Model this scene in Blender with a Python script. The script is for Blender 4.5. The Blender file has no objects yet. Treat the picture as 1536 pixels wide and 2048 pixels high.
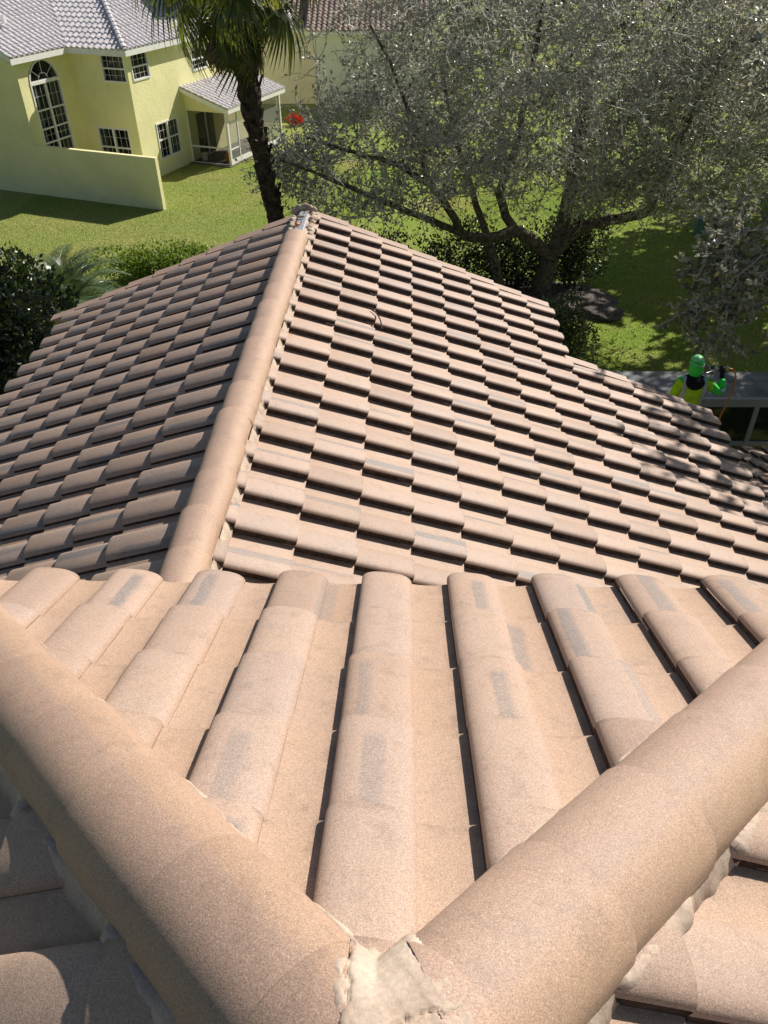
import bpy, bmesh, math, random
import numpy as np
from mathutils import Matrix, Vector
R_ = random.Random(7)
rng = np.random.default_rng(11)
S = bpy.context.scene
C = S.collection
HC = 10.5                                   # camera height above the lawn

# ------------------------------------------------------------------ camera
F_PX, PITCH, YAW, ROLL = 1564.98, .6627, .0313, -.0096
fw = Vector((-math.sin(YAW)*math.cos(PITCH), math.cos(YAW)*math.cos(PITCH), -math.sin(PITCH)))
r0 = Vector((math.cos(YAW), math.sin(YAW), 0)); u0 = r0.cross(fw)
cr = r0*math.cos(ROLL)+u0*math.sin(ROLL); cu = -r0*math.sin(ROLL)+u0*math.cos(ROLL)
cam_d = bpy.data.cameras.new('camera'); cam = bpy.data.objects.new('camera', cam_d); C.objects.link(cam)
cam.matrix_world = Matrix(((cr.x, cu.x, -fw.x, 0), (cr.y, cu.y, -fw.y, 0), (cr.z, cu.z, -fw.z, HC), (0, 0, 0, 1)))
cam_d.sensor_fit = 'VERTICAL'; cam_d.sensor_height = 24; cam_d.lens = F_PX/2048*24
cam_d.clip_start = .05; cam_d.clip_end = 2000
S.camera = cam
def project(p):
    v = Vector(p)-Vector((0, 0, HC)); d = v.dot(fw)
    return 768+F_PX*v.dot(cr)/d, 1024-F_PX*v.dot(cu)/d, d

# ------------------------------------------------------------------ sky and sun
SUN_EL, SUN_AZ = math.radians(38), math.radians(46)      # azimuth measured from +X towards +Y
sd = Vector((math.cos(SUN_EL)*math.cos(SUN_AZ), math.cos(SUN_EL)*math.sin(SUN_AZ), math.sin(SUN_EL)))
W_ = bpy.data.worlds.new('World'); S.world = W_; W_.use_nodes = True
wn = W_.node_tree.nodes; wl = W_.node_tree.links
sky = wn.new('ShaderNodeTexSky'); sky.sky_type = 'NISHITA'; sky.sun_disc = False
sky.sun_elevation = SUN_EL; sky.sun_rotation = math.radians(90)-SUN_AZ
wl.new(sky.outputs[0], wn['Background'].inputs[0]); wn['Background'].inputs[1].default_value = .05
sun_d = bpy.data.lights.new('sun', 'SUN'); sun_d.energy = 5.0; sun_d.angle = math.radians(.5); sun_d.color = (1, .93, .83)
sun = bpy.data.objects.new('sun', sun_d); C.objects.link(sun)
sun.rotation_euler = sd.to_track_quat('Z', 'Y').to_euler(); sun.location = (30, 30, 40)
S.view_settings.view_transform = 'Standard'; S.view_settings.look = 'None'
S.view_settings.exposure = .36; S.view_settings.gamma = 1

# ------------------------------------------------------------------ materials
class NT:
    def __init__(s, name):
        s.m = bpy.data.materials.new(name); s.m.use_nodes = True; s.t = s.m.node_tree
        s.b = s.t.nodes['Principled BSDF']; s.out = s.t.nodes['Material Output']
    def n(s, typ, **kw):
        nd = s.t.nodes.new(typ)
        for k, v in kw.items():
            if k.startswith('i_'):
                key = k[2:]; nd.inputs[int(key) if key.isdigit() else key.replace('_', ' ')].default_value = v
            else: setattr(nd, k, v)
        return nd
    def l(s, a, b): s.t.links.new(a, b)
    def pos(s): return s.n('ShaderNodeNewGeometry').outputs['Position']
    def noise(s, scale, detail=3, vec=None, rough=.5):
        nd = s.n('ShaderNodeTexNoise'); nd.inputs['Scale'].default_value = scale; nd.inputs['Detail'].default_value = detail
        nd.inputs['Roughness'].default_value = rough
        s.l(vec if vec is not None else s.pos(), nd.inputs['Vector']); return nd.outputs['Fac']
    def ramp(s, fac, stops):
        nd = s.n('ShaderNodeValToRGB'); e = nd.color_ramp.elements
        while len(e) < len(stops): e.new(.5)
        for el, (p, c) in zip(e, stops):
            el.position = p; el.color = (*c, 1) if len(c) == 3 else c
        s.l(fac, nd.inputs[0]); return nd.outputs['Color']
    def g(s, fac, a, b):                      # grey ramp 0 -> 1 between a and b
        return s.ramp(fac, [(a, (0, 0, 0)), (b, (1, 1, 1))])
    def mix(s, fac, a, b, mode='MIX'):
        nd = s.n('ShaderNodeMix'); nd.data_type = 'RGBA'; nd.blend_type = mode
        for sock, v in ((nd.inputs[0], fac), (nd.inputs[6], a), (nd.inputs[7], b)):
            if isinstance(v, (int, float)): sock.default_value = v
            elif isinstance(v, tuple): sock.default_value = (*v, 1)
            else: s.l(v, sock)
        return nd.outputs[2]
    def math(s, op, a, b=None):
        nd = s.n('ShaderNodeMath'); nd.operation = op
        for i, v in enumerate((a, b)):
            if v is None: continue
            if isinstance(v, (int, float)): nd.inputs[i].default_value = v
            else: s.l(v, nd.inputs[i])
        return nd.outputs[0]
    def bump(s, h, strength=.3, dist=.01):
        nd = s.n('ShaderNodeBump'); nd.inputs['Strength'].default_value = strength; nd.inputs['Distance'].default_value = dist
        s.l(h, nd.inputs['Height']); s.l(nd.outputs[0], s.b.inputs['Normal'])
    def col(s, c):
        if isinstance(c, tuple): s.b.inputs['Base Color'].default_value = (*c, 1)
        else: s.l(c, s.b.inputs['Base Color'])
    def set(s, rough=.8, spec=.3, metal=0):
        s.b.inputs['Roughness'].default_value = rough; s.b.inputs['Specular IOR Level'].default_value = spec; s.b.inputs['Metallic'].default_value = metal

def simple(name, c, rough=.8, spec=.3, metal=0, nscale=None, namt=.15, bump=None):
    t = NT(name); t.set(rough, spec, metal)
    if nscale:
        d = tuple(x*(1-namt*1.6) for x in c); e = tuple(min(1, x*(1+namt)) for x in c)
        t.col(t.ramp(t.noise(nscale, 5, rough=.6), [(.3, d), (.7, e)]))
    else: t.col(c)
    if bump: t.bump(t.noise(bump[0], 4), bump[1], bump[2])
    return t.m

def tile_material(name, flash=True):
    t = NT(name); t.set(.62, .55)
    rnd = t.math('FRACT', t.math('ADD', t.n('ShaderNodeObjectInfo').outputs['Random'], t.n('ShaderNodeAttribute', attribute_name='rnd').outputs['Fac']))
    def rr(k): return t.math('FRACT', t.math('MULTIPLY', rnd, k))
    uv = t.n('ShaderNodeUVMap'); sep = t.n('ShaderNodeSeparateXYZ'); t.l(uv.outputs[0], sep.inputs[0])
    U, V = sep.outputs[0], sep.outputs[1]
    base = t.ramp(rr(3.7), [(0, (.40, .29, .232)), (.3, (.465, .34, .275)), (.55, (.505, .375, .305)), (.8, (.485, .37, .31)), (1, (.43, .335, .295))] if flash else [(0, (.425, .30, .238)), (1, (.455, .322, .258))])
    pan = t.g(U, .56, .62)
    base = t.mix(t.math('MULTIPLY', pan, .45), base, (.53, .35, .23))
    big = t.noise(2.6, 5, rough=.6)
    base = t.mix(t.math('MULTIPLY', t.g(big, .42, .68), .40), base, (.54, .38, .275))
    stain = t.noise(11, 9, rough=.78)
    base = t.mix(t.math('MULTIPLY', t.g(stain, .52, .70), .42), base, (.21, .155, .125))
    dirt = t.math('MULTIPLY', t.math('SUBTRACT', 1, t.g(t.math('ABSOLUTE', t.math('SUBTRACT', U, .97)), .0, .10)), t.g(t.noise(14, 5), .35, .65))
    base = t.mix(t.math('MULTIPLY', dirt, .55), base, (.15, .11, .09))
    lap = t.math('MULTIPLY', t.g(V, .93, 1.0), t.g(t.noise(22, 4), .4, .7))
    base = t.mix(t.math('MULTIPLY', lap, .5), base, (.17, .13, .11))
    if flash:
        c0 = t.math('ADD', t.math('MULTIPLY', rr(13.1), .55), .04)
        wv = t.noise(7, 2)
        d = t.math('SUBTRACT', t.math('ADD', U, t.math('MULTIPLY', t.math('SUBTRACT', wv, .5), .05)), c0)
        band = t.math('MULTIPLY', t.g(d, .0, .025), t.math('SUBTRACT', 1, t.g(t.math('ADD', d, t.math('MULTIPLY', rr(17.9), -.10)), .08, .15)))
        vv = t.math('ADD', t.math('MULTIPLY', rr(29.3), .6), .70)
        band = t.math('MULTIPLY', band, t.g(t.math('SUBTRACT', vv, t.math('MULTIPLY', V, .9)), .0, .09))
        band = t.math('MULTIPLY', band, t.math('GREATER_THAN', rr(47.7), .46))
        band = t.math('MULTIPLY', band, t.math('ADD', .30, t.math('MULTIPLY', rr(71.3), .55)))
        spk2 = t.noise(160, 2)
        band = t.math('MULTIPLY', band, t.math('ADD', .55, t.g(spk2, .35, .6)))
        base = t.mix(t.math('MINIMUM', band, 1.), base, (.25, .235, .235))
    spk = t.noise(340, 3, rough=.85)
    base = t.mix(.6, base, t.ramp(spk, [(.36, (.22, .21, .21)), (.5, (.5, .5, .5)), (.64, (.80, .78, .75))]), 'OVERLAY')
    fleck = t.noise(330, 1)
    base = t.mix(t.math('MULTIPLY', t.g(fleck, .68, .74), .6), base, (.85, .76, .62))
    mott = t.noise(110, 5, rough=.8)
    base = t.mix(.34, base, t.ramp(mott, [(.3, (.34, .34, .34)), (.7, (.66, .65, .62))]), 'OVERLAY')
    base = t.mix(1., base, (.86, .84, .835), 'MULTIPLY')
    t.col(base)
    h = t.math('ADD', t.math('MULTIPLY', spk, .6), t.math('MULTIPLY', mott, .8))
    t.bump(h, .5, .002)
    return t.m

def leaf_material(name, stops, rough=.35, spec=.5, trans=.25, tcol=(.12, .22, .03)):
    t = NT(name); t.set(rough, spec)
    rn = t.n('ShaderNodeNewGeometry').outputs['Random Per Island']
    t.col(t.ramp(rn, stops))
    tr = t.n('ShaderNodeBsdfTranslucent'); tr.inputs[0].default_value = (*tcol, 1)
    mx = t.n('ShaderNodeMixShader'); mx.inputs[0].default_value = trans
    t.l(t.b.outputs[0], mx.inputs[1]); t.l(tr.outputs[0], mx.inputs[2]); t.l(mx.outputs[0], t.out.inputs[0])
    return t.m

M = {}
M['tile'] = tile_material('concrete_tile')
M['tile_edge'] = simple('shaded_tile_edge', (.065, .05, .045), .9, .2, nscale=30, namt=.4)  # lip faces coloured near black to deepen the shade under the barrels
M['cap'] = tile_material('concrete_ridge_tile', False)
def lawn_mat():
    t = NT('lawn'); t.set(.95, .1)
    a = t.noise(.22, 5, rough=.6); b = t.noise(3.2, 6, rough=.7); c = t.noise(22, 4, rough=.75)
    base = t.ramp(a, [(.34, (.19, .32, .04)), (.5, (.25, .345, .06)), (.66, (.39, .38, .13))])
    sx = t.n('ShaderNodeSeparateXYZ'); t.l(t.pos(), sx.inputs[0])
    dry = t.math('ADD', t.math('MULTIPLY', sx.outputs[0], -.04), t.math('MULTIPLY', t.noise(.35, 4), .9))
    base = t.mix(t.math('MULTIPLY', t.g(dry, .45, .85), .5), base, (.35, .34, .14))
    base = t.mix(t.math('MULTIPLY', t.g(b, .45, .75), .5), base, (.39, .37, .16))
    base = t.mix(.8, base, t.ramp(c, [(.36, (.16, .17, .14)), (.55, (.5, .5, .48)), (.72, (.86, .84, .72))]), 'OVERLAY')
    t.col(base)
    t.bump(t.math('ADD', t.math('MULTIPLY', c, .5), b), 1.0, .06)
    return t.m
M['lawn'] = lawn_mat()
M['grass'] = leaf_material('grass_blades', [(0, (.14, .23, .02)), (.5, (.25, .33, .04)), (.85, (.38, .38, .10)), (1, (.55, .50, .26))], .6, .25, .35, (.25, .34, .04))
def mortar_mat():
    t = NT('mortar'); t.set(.95, .15)
    a = t.noise(9, 6, rough=.65); b = t.noise(120, 4, rough=.7)
    base = t.ramp(a, [(.3, (.34, .26, .205)), (.5, (.48, .38, .305)), (.7, (.57, .475, .385))])
    base = t.mix(.4, base, t.ramp(b, [(.3, (.3, .3, .3)), (.7, (.7, .7, .7))]), 'OVERLAY')
    t.col(base); t.bump(t.math('ADD', a, t.math('MULTIPLY', b, .4)), .4, .006); return t.m
M['mortar'] = mortar_mat()
M['deck'] = simple('underlayment', (.03, .028, .027), .9)
M['stucco_near'] = simple('tan_stucco', (.55, .45, .33), .9, .2, nscale=3, bump=(60, .4, .01))
M['fascia'] = simple('fascia_paint', (.6, .53, .44), .6, .3, nscale=4)
M['channel'] = simple('galvanised_metal', (.62, .66, .70), .35, .5, .6, nscale=14)
def stucco(name, c):
    t = NT(name); t.set(.9, .2)
    a = t.noise(.8, 5, rough=.6); b = t.noise(7, 5, rough=.7)
    lo = tuple(x*.86 for x in c)
    base = t.ramp(a, [(.3, lo), (.7, c)])
    base = t.mix(t.math('MULTIPLY', t.g(b, .55, .8), .18), base, tuple(x*.7 for x in c))
    t.col(base); t.bump(t.math('ADD', b, t.math('MULTIPLY', t.noise(45, 3), .4)), .6, .03); return t.m
M['yellow'] = stucco('yellow_stucco', (.88, .84, .47))
M['paleyellow'] = stucco('pale_yellow_stucco', (.88, .84, .48))
M['cream'] = stucco('cream_stucco', (.82, .79, .68))
M['offwhite'] = stucco('white_stucco', (.86, .88, .87))
M['white'] = simple('white_paint', (.8, .8, .78), .45, .4, nscale=5, namt=.05)
M['greyroof'] = simple('pale_grey_roof_tile', (.70, .67, .69), .85, .25, nscale=6, namt=.18, bump=(40, .4, .01))
M['redroof'] = simple('brown_roof_tile', (.33, .255, .225), .85, .25, nscale=3, namt=.3, bump=(40, .4, .01))
M['curtain'] = simple('pale_curtain', (.42, .45, .38), .9)
M['dark'] = simple('dark_interior', (.012, .012, .012), .9)
def glass_mat():
    t = NT('window_glass'); t.set(.05, .5); t.col((.015, .02, .022))
    tr = t.n('ShaderNodeBsdfTransparent'); tr.inputs[0].default_value = (.6, .66, .66, 1)
    mx = t.n('ShaderNodeMixShader'); mx.inputs[0].default_value = .5
    t.l(t.b.outputs[0], mx.inputs[1]); t.l(tr.outputs[0], mx.inputs[2]); t.l(mx.outputs[0], t.out.inputs[0]); return t.m
M['glass'] = glass_mat()
def screen_mat(name, op, c):
    t = NT(name); t.set(.9, .1); t.col(c)
    tr = t.n('ShaderNodeBsdfTransparent')
    mx = t.n('ShaderNodeMixShader'); mx.inputs[0].default_value = 1-op
    t.l(t.b.outputs[0], mx.inputs[1]); t.l(tr.outputs[0], mx.inputs[2]); t.l(mx.outputs[0], t.out.inputs[0]); return t.m
M['screen'] = screen_mat('sunlit_insect_screen', .62, (.24, .24, .23))  # porch side copy: sunlight put into the paler colour
M['screen_front'] = screen_mat('shaded_insect_screen', .45, (.03, .03, .03))  # porch front copy: shade of the opening put into the darker colour
M['screen_dark'] = screen_mat('dark_insect_screen', .8, (.015, .015, .016))
M['alu'] = simple('grey_aluminium_frame', (.30, .33, .36), .4, .5, .3)
M['panel'] = simple('shade_grey_roof_panel', (.20, .215, .225), .5, .4, nscale=3, namt=.3)  # light panel coloured darker to stand in for tree shade
M['bark'] = simple('grey_bark', (.16, .135, .105), .95, .15, nscale=9, namt=.5, bump=(30, .9, .03))
M['twig'] = simple('pale_grey_twig', (.58, .55, .50), .7, .35, nscale=3, namt=.3)
M['palmbark'] = simple('palm_bark', (.085, .062, .047), .95, .15, nscale=6, namt=.6, bump=(25, 1, .04))
M['oakleaf'] = leaf_material('oak_leaves', [(0, (.022, .028, .017)), (.44, (.055, .062, .038)), (.52, (.30, .31, .25)), (.93, (.55, .55, .47)), (.96, (.48, .43, .18)), (1, (.50, .36, .07))], .42, 1.0, .32, (.50, .50, .40))  # pale tones mimic sun glints, near-black ones mimic shaded leaves
M['darkleaf'] = leaf_material('dark_shrub_leaves', [(0, (.012, .020, .008)), (.6, (.026, .038, .013)), (1, (.06, .08, .025))], .35, .6, .12, (.08, .14, .02))
M['midleaf'] = leaf_material('mid_green_shrub_leaves', [(0, (.03, .05, .015)), (.6, (.065, .10, .03)), (.85, (.12, .16, .05)), (1, (.26, .28, .14))], .35, .8, .2, (.15, .22, .04))
M['limeleaf'] = leaf_material('lime_shrub_leaves', [(0, (.055, .095, .012)), (.5, (.13, .19, .022)), (1, (.22, .28, .045))], .4, .5, .35, (.25, .38, .04))
M['fargreen'] = leaf_material('far_tree_leaves', [(0, (.03, .045, .018)), (.5, (.06, .08, .032)), (1, (.11, .13, .055))], .5, .4, .2, (.14, .18, .04))
M['frond'] = leaf_material('palm_frond', [(0, (.022, .045, .018)), (.6, (.045, .08, .026)), (1, (.10, .13, .035))], .35, .5, .3, (.28, .32, .03))
M['deadfrond'] = leaf_material('dead_palm_frond', [(0, (.10, .075, .05)), (1, (.26, .19, .12))], .8, .2, .25, (.3, .2, .08))
M['datefrond'] = leaf_material('date_palm_frond', [(0, (.05, .09, .04)), (1, (.12, .17, .08))], .35, .55, .2, (.16, .22, .06))
M['litter'] = leaf_material('fallen_leaf_colour', [(0, (.22, .15, .07)), (.6, (.40, .30, .16)), (1, (.60, .52, .36))], .6, .4, .1, (.3, .2, .08))
M['mulch'] = simple('grey_leaf_mulch', (.17, .15, .135), .95, .2, nscale=18, namt=.6, bump=(14, 1, .06))
M['utility'] = simple('teal_utility_box', (.10, .22, .19), .5, .4, nscale=3)
M['red'] = leaf_material('red_flowers', [(0, (.45, .02, .015)), (1, (.75, .06, .03))], .5, .3, .2, (.8, .05, .02))
M['orange'] = simple('orange_plastic', (.75, .25, .02), .5, .4)
M['hose'] = simple('orange_hose', (.62, .20, .03), .5, .4)
M['hivis'] = simple('hi_vis_fabric', (.42, .72, .02), .8, .2, nscale=9, namt=.15, bump=(14, .5, .02))
M['hivis_green'] = simple('hi_vis_green_fabric', (.05, .66, .08), .7, .2, nscale=12, namt=.15, bump=(20, .5, .015))
M['silver'] = simple('reflective_tape', (.42, .46, .47), .45, .5)
M['black_cloth'] = simple('black_hood_fabric', (.012, .01, .012), .9, .2)
M['navy'] = simple('dark_trousers', (.02, .022, .03), .9)
M['glove'] = simple('dark_glove', (.035, .018, .015), .8)
M['skin'] = simple('skin', (.35, .2, .13), .6)
M['capwhite'] = simple('pale_green_cap', (.20, .66, .26), .5, .4)
M['steel'] = simple('wand_metal', (.55, .57, .58), .35, .5, .8)
M['rubber'] = simple('black_strap', (.015, .014, .014), .6)
M['grit'] = simple('dark_grit', (.05, .04, .035), .9)

# ------------------------------------------------------------------ object helpers
def link(o, parent=None):
    C.objects.link(o)
    if parent is not None: o.parent = parent
    return o
def tag(o, label=None, cat=None, group=None, kind=None):
    for k, v in (('label', label), ('category', cat), ('group', group), ('kind', kind)):
        if v: o[k] = v
    return o
def empty(name, loc=(0, 0, 0), rz=0):
    o = bpy.data.objects.new(name, None); o.location = loc; o.rotation_euler[2] = rz; o.empty_display_size = .3
    return link(o)
class MB:
    def __init__(s): s.v = []; s.f = []
    def add(s, vs, fs):
        k = len(s.v); s.v += [tuple(p) for p in vs]; s.f += [tuple(i+k for i in f) for f in fs]; return s
    def quad(s, a, b, c, d): return s.add([a, b, c, d], [(0, 1, 2, 3)])
    def box(s, a, b):
        (x0, y0, z0), (x1, y1, z1) = a, b
        return s.add([(x0, y0, z0), (x1, y0, z0), (x1, y1, z0), (x0, y1, z0), (x0, y0, z1), (x1, y0, z1), (x1, y1, z1), (x0, y1, z1)],
                     [(3, 2, 1, 0), (4, 5, 6, 7), (0, 1, 5, 4), (1, 2, 6, 5), (2, 3, 7, 6), (3, 0, 4, 7)])
    def tube(s, pts, rad, n=6, cap=True):
        pts = [Vector(p) for p in pts]; k = len(s.v); m = len(pts)
        ref = Vector((0, 0, 1)) if abs((pts[-1]-pts[0]).normalized().z) < .9 else Vector((1, 0, 0))
        for i, p in enumerate(pts):
            d = (pts[min(i+1, m-1)]-pts[max(i-1, 0)]).normalized()
            a = d.cross(ref).normalized(); b = d.cross(a)
            r = rad[i] if hasattr(rad, '__len__') else rad
            for j in range(n):
                t = 2*math.pi*j/n; s.v.append(tuple(p+a*(r*math.cos(t))+b*(r*math.sin(t))))
        for i in range(m-1):
            for j in range(n):
                s.f.append((k+i*n+j, k+i*n+(j+1) % n, k+(i+1)*n+(j+1) % n, k+(i+1)*n+j))
        if cap: s.f.append(tuple(k+j for j in range(n))); s.f.append(tuple(k+(m-1)*n+j for j in reversed(range(n))))
        return s
    def mesh(s, name, smooth=False):
        me = bpy.data.meshes.new(name); me.from_pydata(s.v, [], s.f); me.update()
        if smooth: me.polygons.foreach_set('use_smooth', [True]*len(me.polygons))
        return me
    def build(s, name, m, parent=None, smooth=False):
        me = s.mesh(name, smooth); me.materials.append(M[m] if isinstance(m, str) else m)
        return link(bpy.data.objects.new(name, me), parent)
def bevel(o, w=.01, seg=2):
    bm = bmesh.new(); bm.from_mesh(o.data)
    bmesh.ops.bevel(bm, geom=bm.edges[:], offset=w, segments=seg, affect='EDGES', profile=.5); bm.to_mesh(o.data); bm.free(); return o
def copy_obj(o, parent=None, mw=None):
    c = o.copy(); C.objects.link(c); c.parent = parent
    if mw is not None: c.matrix_world = mw
    return c

# ------------------------------------------------------------------ S-tile geometry
TW, TE, TT = .314, .3454, .034         # cover width, exposure, rise per course
BW = .59                                # share of the width taken by the barrel
def prof(t, lip=.047, low=.028, arch=.026):   # t = u / TW -> height above the course
    if t <= BW:
        q = t/BW; x = 2*q-1
        return lip*(1-q)+low*q+arch*math.sqrt(max(0, 1-abs(x)**2.8))
    q = (t-BW)/(1-BW)
    return .006+.006*(2*q-1)**2
prof_any = prof
def tile_mesh(name, mirror, nb=9, npan=4, TT=TT, near=False, head=-.07):
    prof = (lambda t: prof_any(t, .033, .014, .034)) if near else prof_any
    V, Fc, UV, SM = [], [], [], []
    sg = -1 if mirror else 1
    def quad(pts, uvs, smooth):
        k = len(V); V.extend(pts); Fc.append((k, k+1, k+2, k+3) if not mirror else (k+3, k+2, k+1, k)); UV.append(uvs if not mirror else uvs[::-1]); SM.append(smooth)
    ts_b = [BW*(.5-.5*math.cos(math.pi*i/nb)) for i in range(nb+1)]
    ts_p = [BW+(1.03-BW)*i/npan for i in range(npan+1)]
    A0, A1 = head, TE
    def P(t, a, h): return (sg*t*TW, a, h+TT*a/TE)
    def sheet(ts):
        k = len(V)
        for t in ts:
            for a in (A0, A1-.006, A1): V.append(P(t, a, prof(min(t, 1) if t > BW or ts is ts_b else BW+1e-4)-(.003 if a == A1 else 0)))
        for i in range(len(ts)-1):
            for j in range(2):
                f = [k+i*3+j, k+(i+1)*3+j, k+(i+1)*3+j+1, k+i*3+j+1]
                u = [(ts[i], (A0, A1-.006, A1)[j]/TE), (ts[i+1], (A0, A1-.006, A1)[j]/TE), (ts[i+1], (A0, A1-.006, A1)[j+1]/TE), (ts[i], (A0, A1-.006, A1)[j+1]/TE)]
                if mirror: f, u = f[::-1], u[::-1]
                Fc.append(tuple(f)); UV.append(u); SM.append(True)
        k = len(V)                       # butt face at the lower end
        for t in ts:
            h = prof(min(t, 1) if t > BW or ts is ts_b else BW+1e-4)-.003; V.append(P(t, A1, h)); V.append(P(t, A1-.002, h-TT-.004))
        for i in range(len(ts)-1):
            f = [k+2*i, k+2*i+2, k+2*i+3, k+2*i+1]
            if mirror: f = f[::-1]
            Fc.append(tuple(f)); UV.append([(ts[i], 1)]*4); SM.append(False)
    ts_p[0] = BW+1e-4
    sheet(ts_b); sheet(ts_p)
    # lip of the barrel: two stepped vertical bands
    h0 = prof(0)
    LIPF = len(Fc)
    for (ta, ha, tb, hb) in ((0, h0, 0, h0*.35), (0, h0*.35, .012, h0*.33), (.012, h0*.33, .012, -.018)):
        quad([P(ta, A1, ha-.003), P(ta, A0, ha), P(tb, A0, hb), P(tb, A1, hb-.003)], [(ta, 1), (ta, 0), (tb, 0), (tb, 1)], False)
    h1 = prof(BW)
    quad([P(BW, A0, h1), P(BW, A1, h1-.003), P(BW, A1, .002), P(BW, A0, .002)], [(BW, 0), (BW, 1), (BW, 1), (BW, 0)], False)
    me = bpy.data.meshes.new(name); me.from_pydata(V, [], Fc); me.update()
    me.polygons.foreach_set('use_smooth', SM)
    uvl = me.uv_layers.new(name='UVMap'); i = 0
    for u in UV:
        for c in u: uvl.data[i].uv = c; i += 1
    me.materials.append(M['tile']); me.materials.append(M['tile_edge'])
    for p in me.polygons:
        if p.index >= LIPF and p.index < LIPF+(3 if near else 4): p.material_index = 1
    return me
NT_ = .019                              # rise per course on the upper hip roof
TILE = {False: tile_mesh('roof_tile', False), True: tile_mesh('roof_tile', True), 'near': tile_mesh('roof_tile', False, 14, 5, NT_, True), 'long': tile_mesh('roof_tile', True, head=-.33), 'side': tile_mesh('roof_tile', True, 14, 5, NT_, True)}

house = tag(empty('tile_roofed_house', (0, 4, 0)), 'tan tile roofed house in the foreground with hip roof above a long gable', 'house')
HP = Vector((0, 4, 0))
def hb(mb, name, m, parent=house, smooth=False):       # build in world coordinates under the house
    o = mb.build(name, m, parent, smooth)
    if parent is house: o.matrix_parent_inverse = Matrix.Translation(-HP)
    return o
tiles = []                                             # (deck part, mesh key, matrix, cut planes)
def frame(x, y, z, o): return Matrix(((x[0], y[0], z[0], o[0]), (x[1], y[1], z[1], o[1]), (x[2], y[2], z[2], o[2]), (0, 0, 0, 1)))
def lay(deck, mirror, ax, down, nrm, org, cuts=(), jit=.002):
    e = Vector((R_.uniform(-1, 1)*jit, R_.uniform(-1, 1)*jit, R_.uniform(0, 1)*jit))
    rot = Matrix.Rotation(R_.uniform(-1, 1)*.005, 4, 'Z') @ Matrix.Rotation(R_.uniform(-1, 1)*.004, 4, 'X')
    tiles.append((deck, mirror, frame(ax, down, nrm, Vector(org)+e) @ rot, cuts))

# ---- upper hip roof (the photographer's roof)
NX0, NY0, NZ0, ND = .1631, 2.1492, -2.0301+HC, .3939
AX, AY = -.034, .337
AZ = NZ0+(NY0-AY)*math.tan(ND)
cN, sN = math.cos(ND), math.sin(ND)
RUN = NY0-AY
def deck_poly(name, pts, off=-.05):
    m = MB(); n = (Vector(pts[1])-Vector(pts[0])).cross(Vector(pts[2])-Vector(pts[0])).normalized()
    if n.z < 0: n = -n
    a = [Vector(p)+n*off for p in pts]; b = [Vector(p)+n*(off-.03) for p in pts]; k = len(a)
    m.add(a+b, [tuple(range(k)), tuple(reversed(range(k, 2*k)))]+[(i, (i+1) % k, k+(i+1) % k, k+i) for i in range(k)])
    return hb(m, name, 'deck')
EZ = NZ0
dk_n = deck_poly('roof_slope', [(AX-RUN+.05, NY0-.05, EZ), (AX+RUN-.05, NY0-.05, EZ), (AX, AY, AZ)])
dk_r = deck_poly('roof_slope', [(AX+RUN-.05, NY0-.05, EZ), (AX+RUN-.05, -2.6, EZ), (AX, -2.6, AZ), (AX, AY, AZ)])
dk_l = deck_poly('roof_slope', [(AX-RUN+.05, NY0-.05, EZ), (AX-RUN+.05, -2.6, EZ), (AX, -2.6, AZ), (AX, AY, AZ)])
hipR = ((AX, AY, 0), (1, -1, 0)); hipL = ((AX, AY, 0), (-1, -1, 0))
nN = Vector((0, sN, cN)); dN = Vector((0, cN, -sN))
for k in range(-7, 7):
    for j in range(6):
        s = (j+1)*TE
        o = Vector((NX0+k*TW, NY0-s*cN, NZ0+s*sN))-nN*NT_
        if abs(o.x+TW/2-AX)-TW*.8 > (NY0-j*TE*cN)-AY: continue
        lay(dk_n, 'near', (1, 0, 0), dN, nN, o, (hipR, hipL))
nR = Vector((sN, 0, cN)); dR = Vector((cN, 0, -sN)); nL = Vector((-sN, 0, cN)); dL = Vector((-cN, 0, -sN))
for k in range(-7, 6):
    for j in range(6):
        x = .478+.0+(j-2)*TE*cN                          # upper end of the course, right face
        y = .527+k*.314
        o = Vector((x, y, AZ-(x-AX)*math.tan(ND)))-nR*NT_
        if x+TE*cN < AX or (y-.1-AY) > (x+TE-AX) or x+TE*cN > AX+RUN+.12: pass
        else: lay(dk_r, 'side', (0, -1, 0), dR, nR, o, (((AX, AY, 0), (-1, 1, 0)), ((AX, AY, 0), (-1, 0, 0))))
        x = -.49+TE*cN-(j-1)*TE*cN
        y = .746+BW*TW+(k)*.314
        o = Vector((x, y, AZ-(AX-x)*math.tan(ND)))-nL*NT_
        if x-TE*cN > AX or (y-.35-AY) > (AX-x+TE) or x-TE*cN < AX-RUN-.12: pass
        else: lay(dk_l, 'side', (0, 1, 0), dL, nL, o, (((AX, AY, 0), (1, 1, 0)), ((AX, AY, 0), (1, 0, 0))))

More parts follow.
